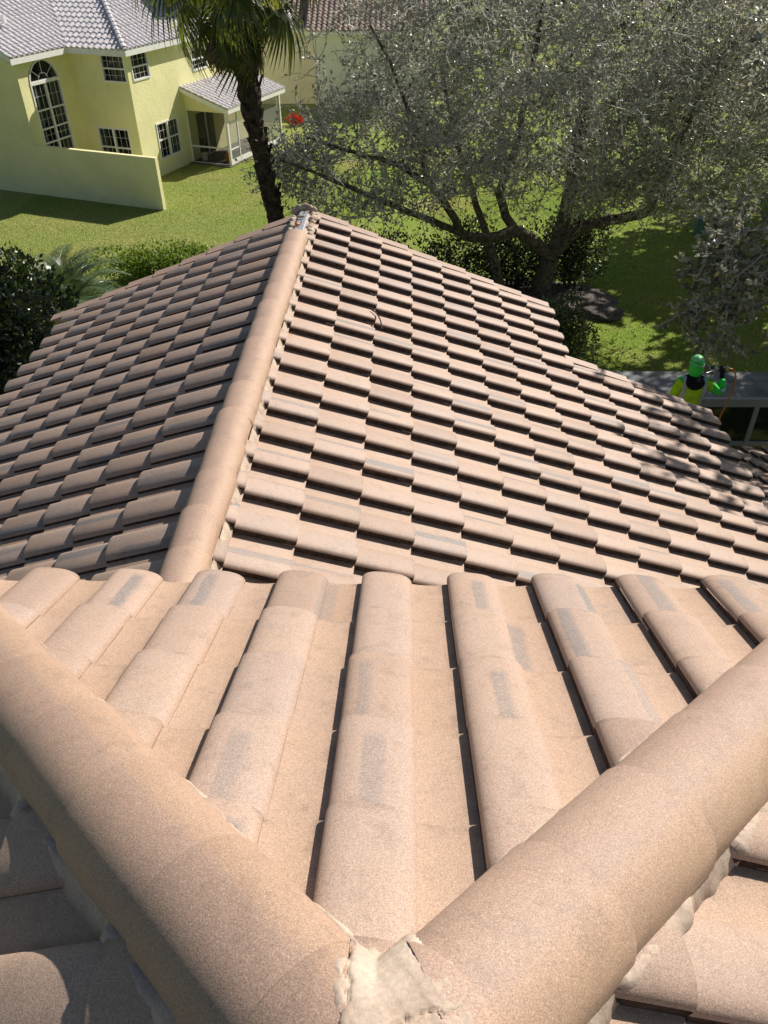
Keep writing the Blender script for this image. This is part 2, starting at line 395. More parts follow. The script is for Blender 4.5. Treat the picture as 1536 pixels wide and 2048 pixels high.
# ---- long gable roof below
GX, GY, GZ, GD = -.5938, 8.2624, -2.7874+HC, .3816
cG, sG = math.cos(GD), math.sin(GD); tG = math.tan(GD)
RX, RZ = -1.06, GZ+(GX+1.06)*tG
gn_r = Vector((sG, 0, cG)); gd_r = Vector((cG, 0, -sG)); gn_l = Vector((-sG, 0, cG)); gd_l = Vector((-cG, 0, -sG))
YN = -.5
dk_gr = deck_poly('roof_slope', [(RX, 8.42, RZ), (RX, YN, RZ), (3.18, YN, RZ-(3.18-RX)*tG), (3.18, 7.1, RZ-(3.18-RX)*tG), (1.55, 7.1, RZ-(1.55-RX)*tG), (1.55, 8.42, RZ-(1.55-RX)*tG)])
dk_gl = deck_poly('roof_slope', [(RX, 8.4, RZ), (RX, YN, RZ), (-3.8, YN, RZ-(RX+3.8)*tG), (-3.8, 8.4, RZ-(RX+3.8)*tG)])
step = TE*cG
for n in range(0, 27):
    y = GY-n*.314
    if y < 0: break
    for m in range(0, 14):
        if m > 8 and n < 4: continue
        x1 = GX+(m-1)*step; x0 = x1-step
        o = Vector((x0, y, GZ-(x0-GX)*tG))-gn_r*TT
        lay(dk_gr, True, (0, -1, 0), gd_r, gn_r, o, (((RX, 0, 0), (-1, 0, 0)),) if m == 0 else ())
for n in range(-8, 18):
    y = 5.603-n*.3115+BW*TW
    if y < 0: break
    for m in range(-2, 6):
        x1 = -2.228-m*step; x0 = x1+step
        o = Vector((x0, y, RZ-(RX-x0)*tG))-gn_l*TT
        lay(dk_gl, 'long' if m == -2 else True, (0, 1, 0), gd_l, gn_l, o, (((RX, 0, 0), (1, 0, 0)),) if m == -2 else ())

# ---- low single-storey roof at the right, falling away from the camera
LD = .3948; cL, sL = math.cos(LD), math.sin(LD); LE = (10.45, 3.65)
ln = Vector((0, sL, cL)); ld = Vector((0, cL, -sL))
dk_low = deck_poly('roof_slope', [(3.05, LE[0], LE[1]), (9.5, LE[0], LE[1]), (9.5, 6.4, LE[1]+(LE[0]-6.4)*math.tan(LD)), (3.05, 6.4, LE[1]+(LE[0]-6.4)*math.tan(LD))], -.06)
for k in range(0, 20):
    for j in range(0, 11):
        s = (j+1)*TE
        lay(dk_low, False, (1, 0, 0), ld, ln, Vector((3.1+k*TW, LE[0]-s*cL, LE[1]+s*sL))-ln*TT)

# ---- turn the collected tiles into objects: the 300 that show largest singly, the rest joined per slope
def cut_mesh(me, mw, cuts):
    bm = bmesh.new(); bm.from_mesh(me); bmesh.ops.transform(bm, matrix=mw, verts=bm.verts[:])
    touched = False
    for co, no in cuts:
        co, no = Vector(co), Vector(no).normalized()
        if max((v.co-co).dot(no) for v in bm.verts) > 0 if bm.verts else False:
            touched = True
            bmesh.ops.bisect_plane(bm, geom=bm.verts[:]+bm.edges[:]+bm.faces[:], plane_co=co, plane_no=no, clear_outer=True)
    if not bm.faces: bm.free(); return None
    if not touched: bm.free(); return me
    bmesh.ops.transform(bm, matrix=mw.inverted(), verts=bm.verts[:])
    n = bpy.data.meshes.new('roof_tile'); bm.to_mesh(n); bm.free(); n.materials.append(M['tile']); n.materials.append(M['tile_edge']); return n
sc = []
for i, (dk, mir, mw, cuts) in enumerate(tiles):
    me = TILE[mir]
    if cuts: me = cut_mesh(me, mw, cuts)
    if me is None: continue
    cen = mw @ Vector(((-1 if mir in (True, 'side', 'long') else 1)*TW/2, TE/2, .03))
    px, py, d = project(cen)
    vis = d > .1 and -60 < px < 1596 and -20 < py < 2110
    if dk in (dk_gr, dk_gl) and py > 1185: vis = False
    if dk is dk_low and px < 1470: vis = False
    sc.append((d if vis else 1e6+i, dk, me, mw))
sc.sort(key=lambda a: a[0])
print('tiles', len(sc), 'in view', sum(1 for a in sc if a[0] < 1e6))
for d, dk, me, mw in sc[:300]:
    o = bpy.data.objects.new('roof_tile', me); C.objects.link(o); o.parent = dk
    o.matrix_parent_inverse = Matrix.Identity(4); o.matrix_basis = mw
rest = {}
for d, dk, me, mw in sc[300:]: rest.setdefault(dk, []).append((me, mw))
for dk, lst in rest.items():
    V, Fc, UV, SM, RN, MI = [], [], [], [], [], []
    for me, mw in lst:
        k = len(V); V += [tuple(mw @ v.co) for v in me.vertices]; r = R_.random(); RN += [r]*len(me.vertices)
        for p in me.polygons: Fc.append(tuple(k+i for i in p.vertices)); SM.append(p.use_smooth); MI.append(p.material_index)
        UV += [tuple(x.uv) for x in me.uv_layers[0].data]
    me = bpy.data.meshes.new('roof_tiles'); me.from_pydata(V, [], Fc); me.update(); me.polygons.foreach_set('use_smooth', SM)
    uvl = me.uv_layers.new(name='UVMap'); uvl.data.foreach_set('uv', [c for u in UV for c in u])
    at = me.attributes.new('rnd', 'FLOAT', 'POINT'); at.data.foreach_set('value', RN)
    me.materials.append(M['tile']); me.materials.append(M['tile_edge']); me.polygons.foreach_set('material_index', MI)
    o = link(bpy.data.objects.new('roof_tiles', me), dk); o['kind'] = 'stuff'
# children of a deck are given in world coordinates; the decks themselves carry the house offset
for dk in (dk_n, dk_r, dk_l, dk_gr, dk_gl, dk_low):
    for ch in dk.children: ch.matrix_parent_inverse = Matrix.Identity(4)

# ---- hip and ridge caps
def cap_mesh(L=.40, w0=.128, w1=.134, h0=.106, h1=.112, n=16):
    V, Fc, UV, SM = [], [], [], []
    rows = ((0, w0, h0), (L-.008, w1, h1), (L, w1-.003, h1-.004))
    def pt(t, w, h, y):
        a = math.pi*t; c = math.cos(a); s_ = math.sin(a)
        return (-w*math.copysign(abs(c)**.95, c), y, h*s_**.97)
    for y, w, h in rows:
        for i in range(n+1): V.append(pt(i/n, w, h, y))
    for j in range(2):
        for i in range(n):
            a = j*(n+1)+i; Fc.append((a, a+1, a+n+2, a+n+1)); SM.append(True); UV.append([(i/n, j*.9), ((i+1)/n, j*.9), ((i+1)/n, j*.9+.1), (i/n, j*.9+.1)])
    k = len(V); y, w, h = rows[-1]
    for i in range(n+1): V.append(pt(i/n, w, h, y)); V.append(pt(i/n, w-.02, h-.022, y-.001))
    for i in range(n): Fc.append((k+2*i, k+2*i+2, k+2*i+3, k+2*i+1)); SM.append(False); UV.append([(i/n, 1)]*4)
    me = bpy.data.meshes.new('ridge_tile'); me.from_pydata(V, [], [tuple(reversed(f)) for f in Fc]); me.update(); me.polygons.foreach_set('use_smooth', SM)
    uvl = me.uv_layers.new(name='UVMap'); i = 0
    for u in UV:
        for c in reversed(u): uvl.data[i].uv = c; i += 1
    me.materials.append(M['cap']); return me
CAP = cap_mesh()
def surf_h(t):                                           # tile surface height inside one cover width
    return prof(t % 1)
def mortar_strip(name, samples, parent):                 # samples: list of (inner top, outer bottom) points
    m = MB(); n = len(samples)
    for i, (a, b) in enumerate(samples):
        a, b = Vector(a), Vector(b); mid = a.lerp(b, .5)+Vector((0, 0, .006+R_.uniform(-.003, .006)))
        for p in (a, mid, b, b-Vector((0, 0, .03))): m.v.append(tuple(p))
    for i in range(n-1):
        for j in range(3): m.f.append((i*4+j, i*4+j+1, (i+1)*4+j+1, (i+1)*4+j))
    return hb(m, name, 'mortar', parent, True)
def wob(x, k, seed): return math.sin(x*k+seed)*.5+math.sin(x*k*2.3+seed*1.7)*.3+math.sin(x*k*5.1+seed*.6)*.2
def fill_core(name, pts, w, parent):                     # mortar bed below the caps
    m = MB()
    for p in pts:
        p = Vector(p[0]), Vector(p[1])
        m.v += [tuple(p[0]-p[1]*w-Vector((0, 0, .09))), tuple(p[0]-p[1]*w*.95), tuple(p[0]+Vector((0, 0, .03))), tuple(p[0]+p[1]*w*.95), tuple(p[0]+p[1]*w-Vector((0, 0, .09)))]
    for i in range(len(pts)-1):
        for j in range(4): m.f.append((i*5+j, i*5+j+1, i*5+j+6, i*5+j+5))
    return hb(m, name, 'mortar', parent, True)
tanH = math.tan(ND)/math.sqrt(2); dl = math.atan(tanH)
def hip(side):
    hx, hy = side/math.sqrt(2), 1/math.sqrt(2)
    d = Vector((hx*math.cos(dl), hy*math.cos(dl), -math.sin(dl))); perp = Vector((hy, -hx, 0))   # right of travel
    up = perp.cross(d)
    if up.z < 0: up = -up
    if side < 0: perp = -perp                             # perp points to the outer (side) face
    across = d.cross(up)
    lift = .006
    P0 = Vector((AX, AY, AZ+lift))
    core = fill_core('hip_mortar', [(P0+d*(s*.05+.1)+Vector((0, 0, -.01)), perp) for s in range(52)], .112, house)
    ends = [.468+.312*k for k in range(-1, 7)]
    for e in ends:
        L = .40; s1 = e/math.cos(dl); s0 = s1-L
        o = bpy.data.objects.new('ridge_tile', CAP); C.objects.link(o); o.parent = core
        tilt = Matrix.Rotation(.012+R_.uniform(-.003, .003), 4, 'X')
        o.matrix_basis = frame(across, d, up, P0+d*s0+up*R_.uniform(0, .003)+perp*R_.uniform(-.003, .003)) @ tilt @ Matrix.Rotation(R_.uniform(-.01, .01), 4, 'Z')
    for o in list(core.children):                         # mitre the uppermost hip tiles at the apex
        if (o.matrix_basis.translation.xy-Vector((AX, AY))).length < .45:
            co, no = ((-.075, .5, 0), (1, .03, 0)) if side < 0 else ((.004, .555, 0), (-1, -.38, 0))
            bm0 = bmesh.new(); bm0.from_mesh(o.data); bmesh.ops.transform(bm0, matrix=o.matrix_basis, verts=bm0.verts[:])
            bmesh.ops.bisect_plane(bm0, geom=bm0.verts[:]+bm0.edges[:]+bm0.faces[:], plane_co=Vector(co), plane_no=Vector(no).normalized(), clear_outer=True)
            if not bm0.faces: bm0.free(); bpy.data.objects.remove(o); continue
            bmesh.ops.transform(bm0, matrix=o.matrix_basis.inverted(), verts=bm0.verts[:])
            me0 = bpy.data.meshes.new('ridge_tile'); bm0.to_mesh(me0); bm0.free(); me0.materials.append(M['cap']); o.data = me0
    # bedding mortar on both flanks
    for flank in (1, -1):
        smp = []; q = .16
        while q < 2.55:
            base = Vector((AX+hx*q, AY+hy*q, AZ-tanH*q))
            wi = .126; rag = .5+.5*wob(q, 19, 1.3+flank+side)
            wo = (.146+.022*rag) if flank == 1 else (.139+.006*rag)
            def on(w, h):
                p = base+perp*(flank*w)
                z = AZ-tanH*q-w*math.tan(ND)/math.sqrt(2)
                return Vector((p.x, p.y, z+h))
            pi, po = on(wi, 0), on(wo, 0)
            if flank == 1: t = (po.y-.527)/.314 if side > 0 else (.746+BW*TW-po.y)/.314
            else: t = (po.x-NX0)/TW
            h = surf_h(t)
            smp.append((pi+Vector((0, 0, .035+.02)), po+Vector((0, 0, h-.012)))); q += .012
        mortar_strip('hip_mortar', smp, house)
hip(1); hip(-1)
# back ridge under the photographer's feet and the mortar patch at the apex
core = fill_core('ridge_mortar', [(Vector((AX, AY-.1-s*.05, AZ+.02)), Vector((1, 0, 0))) for s in range(52)], .11, house)
for k in range(1, 8):
    o = bpy.data.objects.new('ridge_tile', CAP); C.objects.link(o); o.parent = core
    o.matrix_basis = frame((-1, 0, 0), (0, -1, 0), (0, 0, 1), (AX, AY-.05-.33*(k-1)-.12, AZ+.045)) @ Matrix.Rotation(-.03, 4, 'X')
def apex_patch():
    """mortar mound filling the gap between the first hip tiles and the ridge"""
    def capz(x, y):
        best = -9
        for hx, hy, sl in ((.7071, .7071, tanH), (-.7071, .7071, tanH), (0, -1, 0)):
            s_ = (x-AX)*hx+(y-AY)*hy; w_ = abs(-(x-AX)*hy+(y-AY)*hx)
            if s_ < -.03: continue
            s_ = max(s_, 0)
            if w_ < .133: best = max(best, AZ+.006-sl*s_+.109*math.sqrt(max(0, 1-(w_/.133)**2)))
        return best
    bm = bmesh.new(); G = .004; nx, ny = 70, 104; vv = {}
    for i in range(nx):
        for j in range(ny):
            x = AX+(i-nx/2)*G; y = AY-.16+j*G
            plane = AZ-max(0, abs(x-AX), y-AY)*math.tan(ND)
            t_ = min(1, max(0, (.578+.008*wob(x*70, 1, 5)-y)/.05)); t_ = t_*t_*(3-2*t_)
            fill = AZ-max(0, y-AY)*math.tan(ND)+.082*t_-.5*max(0, abs(x-AX+.01)-.05)
            z = max(capz(x, y)+.014, fill)
            lo = -.098+.010*wob(y*45, 1, 2); hi_ = .062-(y-.555)*.38+.008*wob(y*38, 1, 5)
            if y > .50: lo, hi_ = max(lo, -.080+(y-.50)*.25), min(hi_, .052-(y-.50)*.45)
            if x < lo or x > hi_ or t_ <= 0: continue
            n_ = .0016*wob(x*60+y*37, 1, 1)+.0009*wob(y*140-x*60, 1, 4)+.0006*wob((x-y)*330, 1, 2)
            ed = min(x-lo, hi_-x); n_ -= .012*max(0, 1-ed/.02)**2
            crack = abs((x-AX+.042)+.010*wob(y*38, 1, 6)); c2 = abs((y-AY-.05)-.35*(x-AX)+.010*wob(x*60, 1, 3)) if x-AX > -.04 else 1
            if crack < .003 or c2 < .003: n_ -= .007
            vv[i, j] = bm.verts.new((x, y, z+n_))
    for i in range(nx-1):
        for j in range(ny-1):
            q4 = [vv.get(k) for k in ((i, j), (i+1, j), (i+1, j+1), (i, j+1))]
            if all(q4) and max(v.co.z for v in q4)-min(v.co.z for v in q4) < .09: bm.faces.new(q4)
    for v in [v for v in bm.verts if not v.link_faces]: bm.verts.remove(v)
    me = bpy.data.meshes.new('apex_mortar'); bm.to_mesh(me); bm.free()
    me.polygons.foreach_set('use_smooth', [True]*len(me.polygons)); me.materials.append(M['mortar'])
    o = link(bpy.data.objects.new('apex_mortar', me), house); o.matrix_parent_inverse = Matrix.Translation(-HP)
    tag(o, 'cracked cream mortar patch where the hips meet')
apex_patch()
# gable ridge
rc = fill_core('ridge_mortar', [(Vector((RX, 1.0+s*.08, RZ+.02)), Vector((1, 0, 0))) for s in range(92)], .097, house)
k = 0; e = 2.884-.335*5
while e < 7.75:
    o = bpy.data.objects.new('ridge_tile', CAP); C.objects.link(o); o.parent = rc
    o.matrix_basis = frame((1, 0, 0), (0, 1, 0), (0, 0, 1), (RX+R_.uniform(-.005, .005), e-.4, RZ+.024+R_.uniform(0, .003))) @ Matrix.Diagonal((.88, 1, .9, 1)) @ Matrix.Rotation(.012, 4, 'X') @ Matrix.Rotation(R_.uniform(-.012, .012), 4, 'Z')
    e += .335
for flank in (1, -1):
    smp = []; y = 1.0
    while y < 8.36:
        t = (y-GY)/.314 if flank > 0 else (5.603+BW*TW-y)/.3115
        rag = .5+.5*wob(y, 21, 2.2*flank); h = surf_h(t); low = 1 if (t % 1) > BW else .25
        wo = .132+.014*rag*low if flank > 0 else .124+.010*rag
        if y > 7.72: wo -= .02
        smp.append(((RX+flank*.110, y, RZ-.110*tG+.05), (RX+flank*wo, y, RZ-wo*tG+h-.004))); y += .013
    mortar_strip('ridge_mortar', smp, house)
# open end of the gable ridge: metal channel, crumbs and a ragged mortar end
m = MB()
for dx, w, z in ((-.022, .016, .062), (.022, .016, .062)): m.box((RX+dx-w, 7.5, RZ+.03), (RX+dx+w, 8.36, RZ+z))
m.box((RX-.045, 7.5, RZ+.028), (RX+.045, 8.37, RZ+.040))
ch = hb(m, 'ridge_channel', 'channel'); tag(ch, 'bare metal channel where the last ridge tile is missing')
def lump(name, c, r, mat_, parent, seed, sq=(1, 1, 1), sub=2):
    bm = bmesh.new(); bmesh.ops.create_icosphere(bm, subdivisions=sub, radius=1)
    for v in bm.verts:
        n = v.co.copy(); k = 1+.22*math.sin(n.x*3.1+seed)*math.sin(n.y*4.3+seed*2)+.16*math.sin(n.z*6+n.x*5+seed*3)
        v.co = Vector((n.x*sq[0], n.y*sq[1], n.z*sq[2]))*r*k+Vector(c)
    me = bpy.data.meshes.new(name); bm.to_mesh(me); bm.free()
    me.polygons.foreach_set('use_smooth', [True]*len(me.polygons)); me.materials.append(M[mat_])
    o = link(bpy.data.objects.new(name, me), parent)
    if parent is house: o.matrix_parent_inverse = Matrix.Translation(-HP)
    return o
for i in range(15):
    sd_ = -1 if i % 2 else 1
    lump('mortar_lump', (RX+sd_*(.098+R_.uniform(-.012, .014)), 7.78+i*.039, RZ+.015+R_.uniform(-.01, .02)), R_.uniform(.028, .042), 'mortar', house, i*1.7, (1, 1.3, .8))
for i in range(7):
    a = math.pi*i/6; lump('mortar_lump', (RX+.10*math.cos(a), 8.37+.02*math.sin(a), RZ+.02+.07*math.sin(a)), .036, 'mortar', house, i+31, (1.2, .8, .9))
lump('mortar_lump', (RX-.01, 8.08, RZ+.085), .03, 'mortar', house, 3, (1.5, .5, .5))
lump('mortar_lump', (RX-.02, 7.86, RZ+.08), .022, 'orange', house, 8, (1.2, .9, .6))

# ---- rake tiles along the far verges
def rake(xa, xb, y0, y1, sgn):
    x = xa; L = TE*cG
    while (x < xb) if sgn > 0 else (x > xb):
        x2 = x+sgn*(L+.02)
        m = MB(); z1 = RZ-abs(x-RX)*tG+.028; z2 = RZ-abs(x2-RX)*tG+.052
        a = [(x, y0, z1), (x, y1, z1+.012), (x, y1+.004, z1-.14)]; b = [(x2, y0, z2), (x2, y1, z2+.012), (x2, y1+.004, z2-.14)]
        t = .02
        a2 = [(p[0], p[1]-(t if i > 0 else 0), p[2]-t) for i, p in enumerate(a)]; b2 = [(p[0], p[1]-(t if i > 0 else 0), p[2]-t) for i, p in enumerate(b)]
        m.add(a+b+a2+b2, [(0, 1, 4, 3), (1, 2, 5, 4), (6, 9, 10, 7), (7, 10, 11, 8), (3, 4, 10, 9), (4, 5, 11, 10), (0, 6, 7, 1), (1, 7, 8, 2), (0, 3, 9, 6), (2, 8, 11, 5)])
        hb(m, 'rake_tile', 'cap'); x += sgn*L
rake(RX+.1, 1.6, 8.435, 8.53, 1)
rake(RX-.1, -3.8, 8.31, 8.44, -1)
rake(1.62, 3.2, 7.18, 7.27, 1)
# ---- walls, fascias
m = MB(); m.box((AX-1.35, -2.5, 6.0), (AX+1.35, 1.72, NZ0-.12)); hb(m, 'wall', 'stucco_near')
m = MB(); m.box((AX-RUN+.02, NY0-.13, NZ0-.22), (AX+RUN-.02, NY0-.10, NZ0-.075)); hb(m, 'fascia', 'fascia')
for sx in (-1, 1):
    m = MB(); x = AX+sx*(RUN-.10); m.box((min(x, x+sx*.03), -2.5, NZ0-.22), (max(x, x+sx*.03), NY0-.14, NZ0-.075)); hb(m, 'fascia', 'fascia')
zr = lambda x: RZ-abs(x-RX)*tG-.1
def prism_wall(xs, y0, y1):
    m = MB(); top = [(x, zr(x)) for x in xs]; n = len(xs)
    fr = [(xs[0], y0, 0), (xs[-1], y0, 0)]+[(x, y0, z) for x, z in reversed(top)]; bk = [(p[0], y1, p[2]) for p in fr]; k = len(fr)
    m.add(fr+bk, [tuple(range(k)), tuple(reversed(range(k, 2*k)))]+[(i, k+i, k+(i+1) % k, (i+1) % k) for i in range(k)])
    hb(m, 'wall', 'stucco_near')
prism_wall([-3.45, RX, 1.25], 0, 8.2); prism_wall([1.26, 2.9], 0, 6.85)
m = MB(); m.box((2.91, 2, 0), (9.2, 10.0, 3.4)); hb(m, 'wall', 'stucco_near')
m = MB(); m.box((-3.86, YN, zr(-3.8)-.12), (-3.83, 8.35, zr(-3.8)+.02)); hb(m, 'fascia', 'fascia')
m = MB(); m.box((3.17, YN, zr(3.2)-.12), (3.20, 7.05, zr(3.2)+.02)); hb(m, 'fascia', 'fascia')
# grit and nail holes along the hips
for (q, w, side) in ((.55, .115, 1), (.92, .12, 1), (.42, .118, -1), (.70, .116, -1)):
    hx, hy = side*.7071, .7071; perp = Vector((hy, -hx, 0))*side
    p = Vector((AX+hx*q, AY+hy*q, AZ-tanH*q+.05))+perp*w
    lump('nail_head', p, .0045, 'grit', house, q*9, sub=1)

# ------------------------------------------------------------------ ground
m = MB(); N = 40
m.quad((-500, -200, 0), (500, -200, 0), (500, 900, 0), (-500, 900, 0))
ground = tag(m.build('lawn', 'lawn'), kind='structure')
def ray_ground(px, py):
    d = fw+cr*((px-768)/F_PX)+cu*((1024-py)/F_PX); return d*(-HC/d.z)
def blades(name, n, reg, hgt, wid, mat_, label, cat):
    x = rng.uniform(reg[0], reg[1], n); y = rng.uniform(reg[2], reg[3], n); a = rng.uniform(0, 2*np.pi, n)
    h = hgt*rng.uniform(.5, 1.25, n); l = rng.uniform(-.6, .6, n)*h; b = rng.uniform(0, 2*np.pi, n); w = wid*rng.uniform(.6, 1.2, n)
    z = np.zeros(n)
    v = np.stack([np.stack([x-np.cos(a)*w, y-np.sin(a)*w, z], 1), np.stack([x+np.cos(a)*w, y+np.sin(a)*w, z], 1), np.stack([x+np.cos(b)*l, y+np.sin(b)*l, h], 1)], 1).reshape(-1, 3)
    me = bpy.data.meshes.new(name); me.from_pydata(v.tolist(), [], np.arange(3*n).reshape(-1, 3).tolist()); me.update(); me.materials.append(M[mat_])
    return tag(link(bpy.data.objects.new(name, me)), label, cat, kind='stuff')
blades('grass', 120000, (-17, -2, 24, 44), .036, .012, 'grass', 'mown green and straw coloured grass blades beside the yellow house', 'grass')
blades('grass', 130000, (1, 16, 17, 40), .04, .013, 'grass', 'mown grass blades on the lawn under and beyond the spreading tree', 'grass')

def add_leaves(pos, dirs, L, W, up=None, fold=.25):
    """vectorised folded leaves: returns verts, faces"""
    n = len(pos); d = dirs/np.linalg.norm(dirs, axis=1, keepdims=True)
    rnd = rng.normal(size=(n, 3)); a = np.cross(d, rnd); a /= np.linalg.norm(a, axis=1, keepdims=True); b = np.cross(d, a)
    L = L[:, None]; W = W[:, None]
    v = np.stack([pos, pos+d*L*.5+a*W+b*W*fold, pos+d*L, pos+d*L*.5-a*W+b*W*fold], 1).reshape(-1, 3)
    f = np.arange(4*n).reshape(-1, 4)
    f = np.concatenate([f[:, [0, 1, 2]], f[:, [0, 2, 3]]])
    return v, f
def leaf_obj(name, pos, dirs, L, W, mat_, parent=None, fold=.25):
    v, f = add_leaves(pos, dirs, L, W, fold=fold)
    me = bpy.data.meshes.new(name); me.from_pydata(v.tolist(), [], f.tolist()); me.update(); me.materials.append(M[mat_])
    return link(bpy.data.objects.new(name, me), parent)
n = 1500
pos = np.stack([rng.uniform(2, 14, n), rng.uniform(17, 38, n), np.full(n, .04)], 1)
dr = np.stack([rng.normal(size=n), rng.normal(size=n), rng.normal(size=n)*.25], 1)
tag(leaf_obj('fallen_leaves', pos, dr, rng.uniform(.06, .13, n), rng.uniform(.02, .04, n), 'litter'), 'dry tan leaves scattered over the lawn under the tree', 'leaves', kind='stuff')

# ------------------------------------------------------------------ trees
def tube_arrays(paths, V, Fc):
    for pts, rad, n in paths:
        mb = MB(); mb.tube(pts, rad, n, False); k = len(V); V += mb.v; Fc += [tuple(i+k for i in f) for f in mb.f]
def subdiv(pts, k, jit):
    P = [Vector(p) for p in pts]; out = []
    for i in range(len(P)-1):
        p0, p1, p2, p3 = P[max(i-1, 0)], P[i], P[i+1], P[min(i+2, len(P)-1)]
        for j in range(k):
            t = j/k
            q = .5*((2*p1)+(p2-p0)*t+(2*p0-5*p1+4*p2-p3)*t*t+(3*p1-p0-3*p2+p3)*t*t*t)
            if 0 < i or j > 0: q += Vector((R_.gauss(0, jit), R_.gauss(0, jit), R_.gauss(0, jit)))
            out.append(q)
    out.append(P[-1]); return out
def make_tree(name, base, limbs, targets, label, leaf='oakleaf', leafL=(.07, .13), per=26, twigs=5, tl=(.35, .8), bark='bark', twigmat='twig', group=None, up=.25):
    root = tag(empty(name, base), label, 'tree', group); B = Vector(base)
    nodes = []; nrad = []; big = []
    for pts, ra, rb in limbs:
        q = subdiv(pts, 4, ra*.10); n = len(q); rad = [ra+(rb-ra)*i/(n-1) for i in range(n)]
        big.append((q, rad, 9)); nodes += q; nrad += rad
    NP = np.array([tuple(p) for p in nodes]); NR = np.array(nrad)
    lp, ldir, mid, fine = [], [], [], []
    order = np.argsort([np.min(np.linalg.norm(NP-np.array(t), axis=1)) for t in targets])
    for oi in order:
        t = np.array(targets[oi]); d2 = np.linalg.norm(NP-t, axis=1)+.6*np.maximum(0, NP[:, 2]-t[2])
        d2[:2] += 3; i = int(np.argmin(d2)); p0 = Vector(NP[i]); p1 = Vector(t); L = (p1-p0).length
        if L < .05: continue
        r0_ = min(NR[i]*.62, .012+.018*L); n = max(3, int(L/.28)); pts = []; 
        bow = Vector((R_.gauss(0, .12), R_.gauss(0, .12), abs(R_.gauss(.10, .12))))*L
        for j in range(n+1):
            s = j/n; pts.append(p0.lerp(p1, s)+bow*(4*s*(1-s))*.5+Vector((R_.gauss(0, .03), R_.gauss(0, .03), R_.gauss(0, .03)))*(1 if 0 < j else 0))
        rad = [r0_+(.006-r0_)*j/n for j in range(n+1)]
        mid.append((pts, rad, 5 if r0_ > .03 else 4))
        NP = np.concatenate([NP, np.array([tuple(p) for p in pts[1:]])]); NR = np.concatenate([NR, rad[1:]])
        for k in range(twigs):
            s = R_.choice(pts[max(1, n//2):]); dv = Vector((R_.gauss(0, 1), R_.gauss(0, 1), R_.gauss(up, .8))).normalized()
            l = R_.uniform(*tl); tp = [s]; cur = s.copy(); dd = dv.copy()
            for j in range(4):
                dd = (dd+Vector((R_.gauss(0, .35), R_.gauss(0, .35), R_.gauss(0, .35)))).normalized(); cur = cur+dd*l/4; tp.append(cur.copy())
            fine.append((tp, [.014, .012, .010, .008, .005], 3))
            m_ = max(1, int(per/twigs))
            for j in range(m_):
                s_ = R_.uniform(.3, 1.02)*4; a = int(min(3, s_)); p = tp[a].lerp(tp[a+1], min(1, s_-a))
                lp.append(tuple(p)); ldir.append(tuple(dd*.6+Vector((R_.gauss(0, .7), R_.gauss(0, .7), R_.gauss(0, .6)))))
    def joined(nm, paths, mt, smooth=True):
        V, Fc = [], []; tube_arrays(paths, V, Fc)
        mb = MB(); mb.v, mb.f = [tuple(Vector(v)-B) for v in V], Fc
        o = mb.build(nm, mt, root, smooth)
        if nm != 'trunk': o['kind'] = 'stuff'
        return o
    joined('trunk', big, bark); joined('branches', mid, bark if bark != 'bark' else 'twig')
    if fine: joined('twigs', fine, twigmat)
    lp = np.array(lp)-np.array(base); n = len(lp)
    leaf_obj('crown', lp, np.array(ldir), rng.uniform(*leafL, n), rng.uniform(.3, .42, n)*leafL[0]*1.1, leaf, root)
    return root
def ell(c, r, n, inner=.25, zmin=None):
    out = []
    while len(out) < n:
        v = np.array([R_.uniform(-1, 1) for _ in range(3)]); q = np.linalg.norm(v)
        if q > 1 or q < inner: continue
        p = np.array(c)+v*np.array(r)
        if zmin is not None and p[2] < zmin: continue
        out.append(p)
    return out
limbs = [([(4.62, 25.4, -.1), (4.61, 25.35, .72), (4.71, 25.3, 1.2), (4.81, 25.2, 1.55)], .34, .28),
 ([(4.81, 25.2, 1.5), (5.32, 25.0, 2.23), (6.25, 24.6, 2.74), (7.15, 24.2, 3.09), (7.3, 24.0, 3.72), (7.54, 23.8, 4.93), (7.8, 23.6, 6.23), (8.02, 23.5, 7.06), (8.59, 23.0, 8.11)], .20, .05),
 ([(4.81, 25.2, 1.5), (5.01, 25.4, 2.49), (5.09, 25.6, 3.49), (5.14, 25.8, 4.46), (5.24, 26.0, 5.53), (5.37, 26.2, 6.43), (5.73, 26.5, 7.65), (5.97, 27.0, 8.92)], .25, .06),
 ([(5.14, 25.8, 4.4), (5.5, 25.3, 5.47), (6.2, 25.0, 6.04), (7.2, 24.7, 6.31), (8.22, 24.3, 6.71), (9.52, 24.0, 7.22)], .13, .04),
 ([(4.75, 25.2, 1.41), (3.92, 24.9, 2.06), (3.38, 24.6, 2.4), (2.66, 24.2, 2.34), (1.78, 23.8, 2.55), (1.28, 23.5, 3.3), (.67, 23.2, 4.15), (-.46, 23.0, 4.8), (-1.66, 22.5, 5.25), (-2.65, 22.0, 5.67)], .22, .03),
 ([(3.38, 24.6, 2.4), (2.87, 25.0, 3.37), (3.27, 25.5, 4.54), (3.5, 26.0, 5.81), (3.78, 26.5, 7.16), (3.9, 27.0, 8.58)], .15, .05),
 ([(1.78, 23.8, 2.55), (.11, 22.8, 3.52), (-1.24, 21.8, 4.35), (-2.33, 21.0, 5.06), (-3.13, 20.5, 5.49)], .11, .02),
 ([(.67, 23.2, 4.15), (.22, 23.5, 5.52), (-.34, 24.0, 6.79), (-1.02, 24.5, 7.89)], .09, .03),
 ([(3.3, 24.2, -.1), (2.9, 24.2, 1.24), (2.6, 24.2, 2.11), (2.25, 24.4, 2.95), (1.75, 24.8, 4.14), (1.26, 25.3, 5.54), (.94, 26.0, 6.86)], .16, .05)]
